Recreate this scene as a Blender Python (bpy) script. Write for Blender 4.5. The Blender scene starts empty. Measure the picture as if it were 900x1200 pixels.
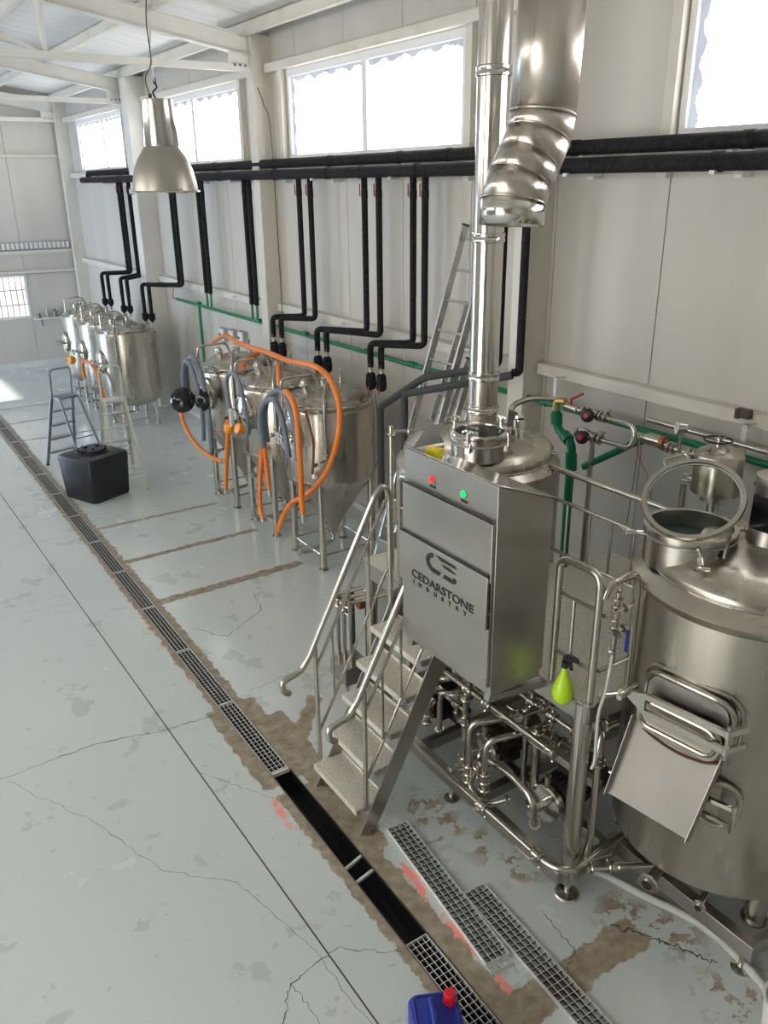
import bpy, math, random
from mathutils import Vector, Matrix, Quaternion
random.seed(7)
PI = math.pi
S = bpy.context.scene
COL = S.collection
def V(*a): return Vector(a)

# ------------------------------------------------------------------ camera
YAW, PITCH, ROLL, FPX = -0.580991866, 0.380792382, -0.011775468, 967.022
fw = Vector((math.sin(-YAW)*math.cos(PITCH), math.cos(YAW)*math.cos(PITCH), -math.sin(PITCH)))
rt = Vector((math.cos(YAW), math.sin(YAW), 0))
up = rt.cross(fw)
r2 = math.cos(ROLL)*rt + math.sin(ROLL)*up
u2 = -math.sin(ROLL)*rt + math.cos(ROLL)*up
cam_d = bpy.data.cameras.new('camera'); cam = bpy.data.objects.new('camera', cam_d); COL.objects.link(cam)
cam_d.sensor_fit = 'VERTICAL'; cam_d.sensor_height = 36.0; cam_d.lens = FPX/1200*36.0
cam_d.clip_start = 0.05; cam_d.clip_end = 200
m = Matrix((r2, u2, -fw)).transposed().to_4x4(); m.translation = Vector((0, 0, 4.0)); cam.matrix_world = m
S.camera = cam

# ------------------------------------------------------------------ light and exposure
S.view_settings.view_transform = 'Standard'; S.view_settings.look = 'None'
S.view_settings.gamma = 1.0; S.view_settings.use_curve_mapping = False
S.view_settings.exposure = 0.1
W = bpy.data.worlds.new('sky'); S.world = W; W.use_nodes = True
bg = W.node_tree.nodes['Background']; bg.inputs[0].default_value = (0.56, 0.72, 1.0, 1); bg.inputs[1].default_value = 18.0
sun_d = bpy.data.lights.new('sun', 'SUN'); sun_d.energy = 12; sun_d.angle = math.radians(0.6); sun_d.color = (1.0, 0.93, 0.82)
sun = bpy.data.objects.new('sun', sun_d); COL.objects.link(sun)
sun.rotation_euler = Vector((1.0, 0.05, -0.425)).to_track_quat('-Z', 'Y').to_euler()
WIN_R, WIN_L, DOOR_L = 6.0, 12.0, 7.0      # daylight glow of frosted panes: right, (sunny) left, and the added unseen door

# ------------------------------------------------------------------ materials
MT = {}
def mat(name, col, rough=0.5, metal=0.0, **k):
    m = bpy.data.materials.new(name); m.use_nodes = True; MT[name] = m
    b = m.node_tree.nodes['Principled BSDF']
    b.inputs['Base Color'].default_value = (*col, 1); b.inputs['Roughness'].default_value = rough; b.inputs['Metallic'].default_value = metal
    for kk, vv in k.items(): b.inputs[kk.replace('_', ' ')].default_value = vv
    return m
def nd(m, t, **k):
    n = m.node_tree.nodes.new(t)
    for a, b in k.items(): setattr(n, a, b)
    return n
def lk(m, a, b): m.node_tree.links.new(a, b)
def noise_mat(m, scale=(8, 8, 8), c2=None, r=None, bump=0.0, detail=3, lo=0.35, hi=0.65, nscale=1.0, dist=0.002):
    """mottle colour / roughness / relief of m with one stretched noise in object space"""
    b = m.node_tree.nodes['Principled BSDF']
    tc = nd(m, 'ShaderNodeTexCoord'); mp = nd(m, 'ShaderNodeMapping'); mp.inputs['Scale'].default_value = scale
    lk(m, tc.outputs['Object'], mp.inputs[0]); n = nd(m, 'ShaderNodeTexNoise'); n.inputs['Scale'].default_value = nscale; n.inputs['Detail'].default_value = detail
    lk(m, mp.outputs[0], n.inputs[0])
    mr = nd(m, 'ShaderNodeMapRange'); mr.inputs[1].default_value = lo; mr.inputs[2].default_value = hi; lk(m, n.outputs[0], mr.inputs[0])
    if c2:
        mx = nd(m, 'ShaderNodeMix', data_type='RGBA'); c1 = tuple(b.inputs['Base Color'].default_value)
        mx.inputs[6].default_value = c1; mx.inputs[7].default_value = (*c2, 1); lk(m, mr.outputs[0], mx.inputs[0]); lk(m, mx.outputs[2], b.inputs['Base Color'])
    if r:
        mr2 = nd(m, 'ShaderNodeMapRange'); mr2.inputs[3].default_value = r[0]; mr2.inputs[4].default_value = r[1]
        lk(m, mr.outputs[0], mr2.inputs[0]); lk(m, mr2.outputs[0], b.inputs['Roughness'])
    if bump:
        bp = nd(m, 'ShaderNodeBump'); bp.inputs['Strength'].default_value = bump; bp.inputs['Distance'].default_value = dist
        lk(m, n.outputs[0], bp.inputs['Height']); lk(m, bp.outputs[0], b.inputs['Normal'])
    return m
noise_mat(mat('steel', (0.49, 0.455, 0.395), 0.25, 1.0), (7, 7, 1.2), r=(0.24, 0.36), c2=(0.53, 0.495, 0.435))
noise_mat(mat('steel_sheet', (0.40, 0.385, 0.355), 0.38, 1.0), (2, 2, 3), r=(0.30, 0.44), c2=(0.46, 0.44, 0.41), bump=0.03)
noise_mat(mat('steel_duct', (0.50, 0.45, 0.405), 0.3, 1.0), (9, 9, 0.8), r=(0.22, 0.45), c2=(0.66, 0.61, 0.56), bump=0.1)
noise_mat(mat('steel_matt', (0.30, 0.285, 0.26), 0.55, 0.75), (3, 3, 3), r=(0.5, 0.62), c2=(0.34, 0.325, 0.30))
mat('steel_polish', (0.70, 0.68, 0.64), 0.14, 1.0)
mat('steel_tube', (0.54, 0.51, 0.46), 0.24, 1.0)
mat('steel_dark', (0.24, 0.22, 0.19), 0.35, 1.0)
noise_mat(mat('galvanised', (0.78, 0.79, 0.78), 0.4, 0.25), (25, 25, 25), r=(0.35, 0.5), c2=(0.66, 0.67, 0.66))
noise_mat(mat('aluminium', (0.62, 0.62, 0.60), 0.38, 1.0), (20, 20, 5), c2=(0.50, 0.50, 0.48), r=(0.3, 0.48))
mat('aluminium_grey', (0.25, 0.28, 0.32), 0.45, 0.7)
mat('aluminium_cream', (0.62, 0.60, 0.53), 0.5, 0.3)
noise_mat(mat('panel', (0.555, 0.53, 0.48), 0.5), (1.5, 1.5, 0.35), c2=(0.60, 0.578, 0.53), bump=0.15, dist=0.01)
mat('panel_gap', (0.10, 0.10, 0.09), 0.9)
noise_mat(mat('frame_paint', (0.68, 0.655, 0.59), 0.5), (3, 3, 3), c2=(0.60, 0.565, 0.48), lo=0.5, hi=0.75)
noise_mat(mat('frame_white', (0.76, 0.76, 0.73), 0.5), (3, 3, 3), c2=(0.69, 0.68, 0.64))
noise_mat(mat('roof_sheet', (0.74, 0.74, 0.72), 0.5), (0.6, 6, 1), c2=(0.66, 0.66, 0.64))
mat('upvc', (0.78, 0.79, 0.80), 0.35)
noise_mat(mat('rubber', (0.014, 0.014, 0.016), 0.8), (30, 30, 30), c2=(0.028, 0.028, 0.031), bump=0.5)
for _n in ('rubber',): MT[_n].node_tree.nodes['Principled BSDF'].inputs['Specular IOR Level'].default_value = 0.15
mat('rubber_grey', (0.055, 0.058, 0.065), 0.8)
mat('ppr_green', (0.0, 0.20, 0.085), 0.38)
noise_mat(mat('orange_hose', (0.84, 0.235, 0.025), 0.4), (4, 4, 4), c2=(0.78, 0.21, 0.03), bump=0.15)
mat('brown_hose', (0.22, 0.07, 0.03), 0.5)
noise_mat(mat('grey_hose', (0.15, 0.185, 0.245), 0.45), (4, 4, 4), c2=(0.18, 0.215, 0.275), bump=0.1)
mat('pale_hose', (0.56, 0.58, 0.54), 0.5)
noise_mat(mat('black_plastic', (0.016, 0.017, 0.020), 0.38), (6, 6, 6), r=(0.32, 0.5), bump=0.15)
mat('black_gloss', (0.008, 0.008, 0.009), 0.15)
mat('blue_plastic', (0.015, 0.03, 0.30), 0.35)
mat('red_plastic', (0.72, 0.015, 0.035), 0.35)
mat('red_paint', (0.42, 0.012, 0.015), 0.4)
mat('lime_plastic', (0.50, 0.78, 0.02), 0.3, Subsurface_Weight=0.15)
mat('foot_cream', (0.62, 0.56, 0.36), 0.7)
mat('yellow_sponge', (0.80, 0.66, 0.04), 0.9)
mat('orange_plastic', (0.90, 0.33, 0.01), 0.35)
mat('white_plastic', (0.75, 0.75, 0.72), 0.4)
mat('brass', (0.55, 0.40, 0.18), 0.35, 1.0)
mat('brass_pale', (0.62, 0.55, 0.40), 0.35, 1.0)
mat('copper_red', (0.45, 0.17, 0.08), 0.4, 0.8)
mat('motor', (0.035, 0.035, 0.036), 0.5)
mat('motor_brown', (0.11, 0.085, 0.075), 0.5, 0.5)
mat('cable', (0.02, 0.02, 0.02), 0.6)
mat('cable_orange', (0.45, 0.12, 0.03), 0.6)
mat('cable_brown', (0.10, 0.07, 0.045), 0.6)
mat('dial', (0.8, 0.8, 0.78), 0.5)
mat('box_grey', (0.42, 0.43, 0.43), 0.5)
mat('blue_handle', (0.01, 0.04, 0.28), 0.4)
mat('drain_black', (0.010, 0.010, 0.011), 0.12)
mat('gasket', (0.09, 0.02, 0.012), 0.6)
mat('letter', (0.012, 0.012, 0.012), 0.5)
mat('tank_interior_shade', (0.03, 0.045, 0.045), 0.5, 0.3)
mat('tank_inside', (0.16, 0.19, 0.20), 0.35, 0.9)
mat('red_lamp', (0.8, 0.01, 0.02), 0.25, Emission_Color=(1, 0.02, 0.04, 1), Emission_Strength=0.9)
mat('green_lamp', (0.0, 0.6, 0.08), 0.25, Emission_Color=(0.0, 1, 0.2, 1), Emission_Strength=0.7)
g = mat('glass', (0.86, 0.93, 0.91), 0.02, Transmission_Weight=1.0, IOR=1.1)
g = mat('lamp_shade', (0.42, 0.395, 0.35), 0.36, 0.8)
g = mat('lamp_neck', (0.60, 0.58, 0.56), 0.2, 1.0)
# diamond plate: crossed raised dashes in relief
dp = mat('chequer_plate', (0.60, 0.57, 0.49), 0.42, 0.2)
tc = nd(dp, 'ShaderNodeTexCoord'); hs = []
for ang, off in ((0.785, 0), (-0.785, 0.5)):
    mp = nd(dp, 'ShaderNodeMapping'); mp.inputs['Rotation'].default_value = (0, 0, ang); mp.inputs['Scale'].default_value = (34, 62, 1); mp.inputs['Location'].default_value = (off, off, 0)
    lk(dp, tc.outputs['Object'], mp.inputs[0]); vo = nd(dp, 'ShaderNodeTexVoronoi'); vo.inputs['Scale'].default_value = 1.0; vo.inputs['Randomness'].default_value = 0.6
    lk(dp, mp.outputs[0], vo.inputs[0]); hs.append(vo.outputs['Distance'])
mn = nd(dp, 'ShaderNodeMath', operation='MINIMUM'); lk(dp, hs[0], mn.inputs[0]); lk(dp, hs[1], mn.inputs[1])
mr = nd(dp, 'ShaderNodeMapRange'); mr.inputs[1].default_value = 0.2; mr.inputs[2].default_value = 0.35; mr.inputs[3].default_value = 1; mr.inputs[4].default_value = 0
lk(dp, mn.outputs[0], mr.inputs[0]); bp = nd(dp, 'ShaderNodeBump'); bp.inputs['Distance'].default_value = 0.004; bp.inputs['Strength'].default_value = 0.8
mxp = nd(dp, 'ShaderNodeMix', data_type='RGBA'); mxp.inputs[6].default_value = (.66, .63, .55, 1); mxp.inputs[7].default_value = (.84, .81, .73, 1); lk(dp, mr.outputs[0], mxp.inputs[0]); lk(dp, mxp.outputs[2], dp.node_tree.nodes['Principled BSDF'].inputs['Base Color']); lk(dp, mr.outputs[0], bp.inputs['Height']); lk(dp, bp.outputs[0], dp.node_tree.nodes['Principled BSDF'].inputs['Normal'])
# daylight through frosted panes
def pane_mat(name, strength, tint=(1, 1, 1)):
    m = bpy.data.materials.new(name); m.use_nodes = True; MT[name] = m; t = m.node_tree; t.nodes.remove(t.nodes['Principled BSDF'])
    e = nd(m, 'ShaderNodeEmission'); lk(m, e.outputs[0], t.nodes['Material Output'].inputs[0]); e.inputs[0].default_value = (*tint, 1)
    tc = nd(m, 'ShaderNodeTexCoord'); n = nd(m, 'ShaderNodeTexNoise'); n.inputs['Scale'].default_value = 3; n.inputs['Detail'].default_value = 6; lk(m, tc.outputs['Object'], n.inputs[0])
    mr = nd(m, 'ShaderNodeMapRange'); mr.inputs[1].default_value = 0.35; mr.inputs[2].default_value = 0.6; mr.inputs[3].default_value = strength*0.75; mr.inputs[4].default_value = strength
    lk(m, n.outputs[0], mr.inputs[0]); lk(m, mr.outputs[0], e.inputs[1]); return m
pane_mat('pane_right', WIN_R, (1.0, 0.985, 0.965)); pane_mat('pane_left', WIN_L, (1.0, 0.945, 0.87))
pane_mat('pane_added_door', DOOR_L, (1.0, 0.965, 0.915)); pane_mat('pane_frost', 0.75, (0.82, 0.88, 1.0)); pane_mat('pane_far', 1.3, (1.0, 0.93, 0.92))

# painted concrete floor
fm = mat('floor', (0.47, 0.535, 0.52), 0.16); B = fm.node_tree.nodes['Principled BSDF']
fp = nd(fm, 'ShaderNodeTexCoord').outputs['Object']
def vm(op, a, b=None):
    n = nd(fm, 'ShaderNodeVectorMath', operation=op)
    for i, x in enumerate((a, b)):
        if x is None: continue
        if isinstance(x, (tuple, float)): n.inputs[i].default_value = x if isinstance(x, tuple) else (x,)*3
        else: lk(fm, x, n.inputs[i])
    return n.outputs[0]
def mt(op, a, b=None, c=None):
    n = nd(fm, 'ShaderNodeMath', operation=op)
    for i, x in enumerate((a, b, c)):
        if x is None: continue
        if isinstance(x, (int, float)): n.inputs[i].default_value = x
        else: lk(fm, x, n.inputs[i])
    return n.outputs[0]
def nz(scale, detail=3, rough=0.5, pos=None):
    n = nd(fm, 'ShaderNodeTexNoise'); n.inputs['Scale'].default_value = scale; n.inputs['Detail'].default_value = detail; n.inputs['Roughness'].default_value = rough
    lk(fm, pos or fp, n.inputs[0]); return n
def rng(x, a, b, c=0.0, d=1.0):
    n = nd(fm, 'ShaderNodeMapRange'); lk(fm, x, n.inputs[0])
    for i, v in enumerate((a, b, c, d)): n.inputs[i+1].default_value = v
    return n.outputs[0]
def attr(n): return nd(fm, 'ShaderNodeAttribute', attribute_name=n).outputs['Fac']
wob = mt('MULTIPLY', mt('SUBTRACT', nz(9, 6, 0.65).outputs[0], 0.5), 0.13)
m_cut = rng(mt('ADD', attr('trench_sd'), wob), 0.0, 0.008, 1, 0)
m_patch = mt('MULTIPLY', rng(attr('patch_sd'), 0.0, 0.14, 1, 0), mt('GREATER_THAN', nz(7, 8, 0.68).outputs[0], 0.53))
m_brown = mt('MAXIMUM', m_cut, m_patch)
m_pink = mt('MULTIPLY', rng(mt('ADD', attr('pink_sd'), wob), 0.0, 0.02, 1, 0), mt('GREATER_THAN', nz(5, 3).outputs[0], 0.47))
def mix(fac, a, b):
    n = nd(fm, 'ShaderNodeMix', data_type='RGBA')
    if isinstance(fac, float): n.inputs[0].default_value = fac
    else: lk(fm, fac, n.inputs[0])
    for i, x in ((6, a), (7, b)):
        if isinstance(x, tuple): n.inputs[i].default_value = (*x, 1)
        else: lk(fm, x, n.inputs[i])
    return n.outputs[2]
base = mix(rng(nz(0.45, 3).outputs[0], 0.35, 0.65), (0.57, 0.635, 0.63), (0.62, 0.67, 0.65))
base = mix(rng(nz(2.3, 6, 0.6).outputs[0], 0.60, 0.615, 0, 0.75), base, (0.48, 0.53, 0.525))     # scuffed film patches
base = mix(rng(nz(14, 4, 0.6).outputs[0], 0.66, 0.69, 0, 0.5), base, (0.42, 0.43, 0.39))
base = mix(rng(nz(3.1, 5, 0.7).outputs[0], 0.66, 0.70, 0, 0.35), base, (0.52, 0.45, 0.33))
brown = mix(rng(nz(11, 6, 0.6).outputs[0], 0.35, 0.65), (0.25, 0.205, 0.15), (0.42, 0.36, 0.275))
c = mix(m_pink, base, (0.95, 0.34, 0.29)); c = mix(m_brown, c, brown)
lk(fm, c, B.inputs['Base Color'])
rr = rng(nz(1.3, 5, 0.6).outputs[0], 0.35, 0.7, 0.12, 0.30); rough = mt('MAXIMUM', rr, mt('MULTIPLY', m_brown, 0.75)); lk(fm, rough, B.inputs['Roughness'])
hgt = mt('SUBTRACT', mt('MULTIPLY', nz(4, 6, 0.6).outputs[0], 0.25), mt('MULTIPLY', m_brown, 0.4))
bp = nd(fm, 'ShaderNodeBump'); bp.inputs['Strength'].default_value = 0.35; bp.inputs['Distance'].default_value = 0.005; lk(fm, hgt, bp.inputs['Height']); lk(fm, bp.outputs[0], B.inputs['Normal'])

# ------------------------------------------------------------------ mesh builder
def frame_of(d):
    d = Vector(d).normalized(); a = Vector((0, 0, 1)) if abs(d.z) < 0.95 else Vector((1, 0, 0))
    x = a.cross(d).normalized(); return x, d.cross(x), d
class MB:
    def __init__(s): s.v = []; s.f = []
    def add(s, v, f): o = len(s.v); s.v += [tuple(p) for p in v]; s.f += [tuple(i+o for i in q) for q in f]; return s
    def bx(s, x0, x1, y0, y1, z0, z1):
        v = [(x, y, z) for z in (z0, z1) for y in (y0, y1) for x in (x0, x1)]
        return s.add(v, [(0, 2, 3, 1), (4, 5, 7, 6), (0, 1, 5, 4), (2, 6, 7, 3), (0, 4, 6, 2), (1, 3, 7, 5)])
    def box(s, c, size, R=None):
        v = []
        for z in (-.5, .5):
            for y in (-.5, .5):
                for x in (-.5, .5):
                    p = Vector((x*size[0], y*size[1], z*size[2])); p = (R @ p if R else p) + Vector(c); v.append(p)
        return s.add(v, [(0, 2, 3, 1), (4, 5, 7, 6), (0, 1, 5, 4), (2, 6, 7, 3), (0, 4, 6, 2), (1, 3, 7, 5)])
    def beam(s, a, b, w, h, upv=(0, 0, 1)):
        a, b = Vector(a), Vector(b); d = (b-a).normalized(); x = Vector(upv).cross(d).normalized(); y = d.cross(x)
        v = [p + x*sx*w/2 + y*sy*h/2 for p in (a, b) for sx, sy in ((-1, -1), (1, -1), (1, 1), (-1, 1))]
        return s.add(v, [(3, 2, 1, 0), (4, 5, 6, 7), (0, 1, 5, 4), (1, 2, 6, 5), (2, 3, 7, 6), (3, 0, 4, 7)])
    def lathe(s, prof, c=(0, 0, 0), ax=(0, 0, 1), seg=32, sx=1.0, sy=1.0):
        x, y, d = frame_of(ax); c = Vector(c); o = len(s.v)
        for r, h in prof:
            for k in range(seg):
                t = 2*PI*k/seg; s.v.append(tuple(c + d*h + x*(r*math.cos(t)*sx) + y*(r*math.sin(t)*sy)))
        for i in range(len(prof)-1):
            for k in range(seg):
                k2 = (k+1) % seg; s.f.append((o+i*seg+k, o+i*seg+k2, o+(i+1)*seg+k2, o+(i+1)*seg+k))
        return s
    def cyl(s, a, b, r, seg=12, r2=None):
        a, b = Vector(a), Vector(b); L = (b-a).length; r2 = r if r2 is None else r2
        return s.lathe([(0.0001, 0), (r, 0), (r2, L), (0.0001, L)], a, b-a, seg)
    def ring(s, c, R, r, ax=(0, 0, 1), seg=32, n=8, sx=1, sy=1):
        pr = [(R+r*math.cos(2*PI*i/n), r*math.sin(2*PI*i/n)) for i in range(n+1)]
        return s.lathe(pr, c, ax, seg, sx, sy)
    def ball(s, c, r, seg=12, sz=1.0, ax=(0, 0, 1)):
        n = max(4, seg//2)
        return s.lathe([(max(1e-4, r*math.sin(PI*i/n)), -r*sz*math.cos(PI*i/n)) for i in range(n+1)], c, ax, seg)
    def tube(s, pts, r, seg=8, bend=0.0, smooth=0, closed=False):
        P = [Vector(p) for p in pts]
        if smooth:
            Q = []; n = len(P)
            for i in range(n-1):
                p0, p1, p2, p3 = P[max(i-1, 0)], P[i], P[i+1], P[min(i+2, n-1)]
                for k in range(smooth):
                    t = k/smooth; Q.append(0.5*((2*p1) + (p2-p0)*t + (2*p0-5*p1+4*p2-p3)*t*t + (3*p1-p0-3*p2+p3)*t**3))
            Q.append(P[-1]); P = Q
        elif bend:
            Q = [P[0]]
            for i in range(1, len(P)-1):
                a, b, c = P[i-1], P[i], P[i+1]; u, w = (a-b), (c-b); q = min(bend, u.length*.48, w.length*.48)
                if u.angle(w) > 3.0: Q.append(b); continue
                u = u.normalized()*q; w = w.normalized()*q
                for k in range(6):
                    t = k/5; Q.append(b + u*(1-t)**2 + w*t*t)
            Q.append(P[-1]); P = Q
        o = len(s.v); n = len(P); d0 = (P[1]-P[0]).normalized(); x, y, _ = frame_of(d0); pd = d0
        for i in range(n):
            d = (P[min(i+1, n-1)]-P[max(i-1, 0)]).normalized(); q = pd.rotation_difference(d); x = q @ x; y = q @ y; pd = d
            rr = r(i/(n-1)) if callable(r) else r
            for k in range(seg):
                t = 2*PI*k/seg; s.v.append(tuple(P[i] + x*rr*math.cos(t) + y*rr*math.sin(t)))
        for i in range(n-1):
            for k in range(seg):
                k2 = (k+1) % seg; s.f.append((o+i*seg+k, o+i*seg+k2, o+(i+1)*seg+k2, o+(i+1)*seg+k))
        s.f.append(tuple(o+k for k in reversed(range(seg)))); s.f.append(tuple(o+(n-1)*seg+k for k in range(seg)))
        return s
    def prism(s, poly, d):      # planar polygon of 3-D points, extruded by vector d
        n = len(poly); d = Vector(d); v = [Vector(p) for p in poly] + [Vector(p)+d for p in poly]
        return s.add(v, [tuple(range(n))[::-1], tuple(range(n, 2*n))] + [(i, (i+1) % n, n+(i+1) % n, n+i) for i in range(n)])
    def me(s, name, off=None):
        me = bpy.data.meshes.new(name)
        v = [(a-off[0], b-off[1], c-off[2]) for a, b, c in s.v] if off else s.v
        me.from_pydata(v, [], s.f); me.validate(); me.update()
        me.shade_smooth(); me.set_sharp_from_angle(angle=math.radians(38))
        return me
def fix_normals(me):
    import bmesh
    b = bmesh.new(); b.from_mesh(me); bmesh.ops.recalc_face_normals(b, faces=b.faces); b.to_mesh(me); b.free()
def root_of(o):
    while o.parent: o = o.parent
    return o
def link(name, mb, material, parent=None, loc=None, bevel=0, label=None):
    """one mesh object; vertices given in world (or in the root's own frame when the root sits at the origin)"""
    off = None
    if parent:
        l = Vector((0, 0, 0)); q = parent
        while q: l += q.location; q = q.parent
        off = l if l.length > 0 else None
    elif loc: off = Vector(loc)
    me = mb.me(name, off); fix_normals(me); me.set_sharp_from_angle(angle=math.radians(38)); me.materials.append(MT[material])
    o = bpy.data.objects.new(name, me); COL.objects.link(o)
    if parent: o.parent = parent
    elif loc: o.location = loc
    if bevel:
        bv = o.modifiers.new('bevel', 'BEVEL'); bv.width = bevel; bv.segments = 2; bv.limit_method = 'ANGLE'; bv.angle_limit = math.radians(50); bv.harden_normals = False
    if label: o['label'] = label
    return o
def thing(name, label, cat, loc=(0, 0, 0), group=None, kind=None):
    o = bpy.data.objects.new(name, None); COL.objects.link(o); o.location = loc; o.empty_display_size = 0.1
    o['label'] = label; o['category'] = cat
    if group: o['group'] = group
    if kind: o['kind'] = kind
    return o
def tag(o, label, cat, group=None, kind=None):
    o['label'] = label; o['category'] = cat
    if group: o['group'] = group
    if kind: o['kind'] = kind
    return o
def dup(root, loc, label, rz=None):
    def cp(o, par):
        c = o.copy(); COL.objects.link(c); c.parent = par
        for ch in list(o.children): cp(ch, c)
        return c
    r = cp(root, None); r.location = loc; r['label'] = label
    if rz is not None: r.rotation_euler = (0, 0, rz)
    return r
def bxo(name, x0, x1, y0, y1, z0, z1, material, parent=None, bevel=0, loc=None): return link(name, MB().bx(x0, x1, y0, y1, z0, z1), material, parent, loc, bevel)

# ------------------------------------------------------------------ room shell
XW, XL, YF, YB = 5.3, -5.0, 20.9, -4.0
def roofz(x): return 5.85 + 0.157*(5.0-x) if x > 0.15 else 5.85 + 0.157*(4.85) - 0.157*(0.15-x)
def dx(y): return 2.015 + 0.0105*(y-2)      # drain centre line
def st(name, mb, material, label, cat, parent=None, bevel=0):
    o = link(name, mb, material, parent, None, bevel)
    if not parent: tag(o, label, cat, kind='structure')
    return o
DW = 0.078
def seg_sd(x, y, x0, y0, x1, y1, hw):
    a = math.atan2(y1-y0, x1-x0); mx, my = (x0+x1)/2, (y0+y1)/2; L = math.hypot(x1-x0, y1-y0)/2
    u = abs((x-mx)*math.cos(a)+(y-my)*math.sin(a))-L; v = abs(-(x-mx)*math.sin(a)+(y-my)*math.cos(a))-hw
    return max(u, v) if max(u, v) < 0 else math.hypot(max(u, 0), max(v, 0))
TRENCH = [(2.05, -4, 2.06, 4.3, 0.165), (2.05, 4.4, 2.06, 5.5, 0.20), (2.06, 5.2, 2.21, 20.5, 0.125), (2.21, 3.5, 2.30, 5.2, 0.10), (2.1, 9.93, 3.86, 9.93, 0.033), (2.1, 8.76, 3.88, 8.78, 0.042), (2.1, 7.60, 3.86, 7.61, 0.06),
    (2.15, 4.6, 2.72, 5.22, 0.06), (2.1, 2.14, 3.12, 2.14, 0.10), (2.2, 16.98, 3.7, 17.0, 0.03), (2.2, 15.82, 3.7, 15.82, 0.03), (2.2, 14.55, 3.7, 14.52, 0.03)] \
    + [(1.95-0.06*(i % 3), 9.2+i*0.55, 2.38, 9.2+i*0.55, 0.0) for i in range(9)]
PATCH = [(2.66, 3.35, 2.72, 3.75, 0.09), (2.86, 2.8, 2.8, 3.2, 0.05), (3.1, 2.35, 3.3, 1.95, 0.06), (3.1, 1.6, 3.4, 1.5, .08)]
PINK = [(1.86, 4.3, 1.84, 3.9, 0.012), (2.27, 4.2, 2.27, 3.6, 0.012), (2.27, 3.3, 2.22, 2.5, 0.016), (2.24, 2.35, 2.24, 2.2, 0.02), (2.0, 9.0, 1.93, 6.0, 0.012)]
fl = MB(); ylist = [YB] + [0.8+.045*k for k in range(int(19.5/.045)+1)]; at_ = []
for side, ss in ((-1, [0, .03, .06, .09, .12, .15, .18, .21, .25, .3, .4, .7, 2, 4, 7.2]), (1, [.03*k for k in range(66)]+[2.2, 2.6, 3.3])):
    o = len(fl.v); n = len(ss)
    for y in ylist:
        xd = dx(y)+side*DW
        for q in ss:
            x = xd+side*q; x = max(x, XL) if side < 0 else min(x, XW+.15); fl.v.append((x, y, 0))
    for j in range(len(ylist)-1):
        for i in range(n-1): fl.f.append((o+j*n+i, o+j*n+i+1, o+(j+1)*n+i+1, o+(j+1)*n+i))
y1 = ylist[-1]
fl.add([(XL, y1, 0), (XW+.15, y1, 0), (XW+.15, YF+.1, 0), (XL, YF+.1, 0)], [(0, 1, 2, 3)])
floor = st('floor', fl, 'floor', 'pale blue-grey painted concrete floor with bare brown trench strips', 'floor')
for nm, segs, cap in (('trench_sd', TRENCH, .5), ('patch_sd', PATCH, .5), ('pink_sd', PINK, .5)):
    A = floor.data.attributes.new(nm, 'FLOAT', 'POINT')
    A.data.foreach_set('value', [min([cap]+[seg_sd(v.co.x, v.co.y, *g_) for g_ in segs if abs(v.co.y-(g_[1]+g_[3])/2) < abs(g_[3]-g_[1])/2+.6]) for v in floor.data.vertices])
mat('crack', (0.085, 0.072, 0.055), 0.9)
def crack(pts, w, jag, n=14):
    P_ = []
    for (xa, ya), (xb, yb) in zip(pts, pts[1:]):
        for k in range(n): P_.append((xa+(xb-xa)*k/n + random.uniform(-jag, jag)*(k > 0), ya+(yb-ya)*k/n + random.uniform(-jag, jag)*(k > 0)))
    P_.append(pts[-1]); q = MB(); vs = []
    for i, (x, y) in enumerate(P_):
        a, b = P_[max(i-1, 0)], P_[min(i+1, len(P_)-1)]; l = math.hypot(b[0]-a[0], b[1]-a[1]) or 1; nx, ny = -(b[1]-a[1])/l, (b[0]-a[0])/l
        ww = w*random.uniform(.35, 1.0)/2; vs += [(x+nx*ww, y+ny*ww, .0012), (x-nx*ww, y-ny*ww, .0012)]
    q.add(vs, [(2*i, 2*i+1, 2*i+3, 2*i+2) for i in range(len(P_)-1)]); return link('crack', q, 'crack', floor)
j_ = link('joint', MB().beam((1.635, YB, .0006), (1.37, 20.9, .0006), .009, .001), 'crack', floor)
crack([(-1.5, 5.9), (.3, 5.6), (1.0, 5.62), (1.53, 5.48), (1.95, 5.45)], .010, .012)
crack([(.35, 5.55), (.75, 4.8), (1.0, 4.1), (1.35, 3.75), (1.5, 3.1), (1.55, 2.2)], .004, .012)
crack([(2.28, 6.9), (2.5, 6.55), (3.0, 6.85), (3.1, 7.25)], .009, .02)
crack([(1.05, 2.0), (1.15, 2.75), (1.3, 2.95), (1.62, 3.0), (1.9, 2.78)], .006, .012)
crack([(1.3, 2.95), (1.33, 2.6), (1.28, 2.2)], .004, .012); crack([(1.55, 4.85), (1.75, 4.5), (1.87, 4.3)], .004, .01)
crack([(3.0, 2.25), (3.12, 2.1), (3.2, 1.95), (3.3, 1.75)], .012, .02); crack([(2.75, 2.55), (2.72, 2.25), (2.55, 2.15)], .006, .01)
crack([(2.3, 5.6), (2.7, 5.65), (3.1, 5.3)], .006, .02); crack([(-1, 10.6), (.7, 10.1), (1.9, 9.9)], .006, .02); crack([(-2, 8.0), (0, 8.3), (1.45, 8.1)], .004, .02)
dr = thing('drain_channel', 'long sunken black drain channel cut through the painted floor', 'drain', (dx(3), 3, -0.15))
ch = MB()
for s in (-1, 1):
    ch.add([(dx(YB)+s*DW, YB, 0.0), (dx(20.3)+s*DW, 20.3, 0.0), (dx(20.3)+s*DW*.9, 20.3, -.14), (dx(YB)+s*DW*.9, YB, -.14)], [(0, 1, 2, 3)])
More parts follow.
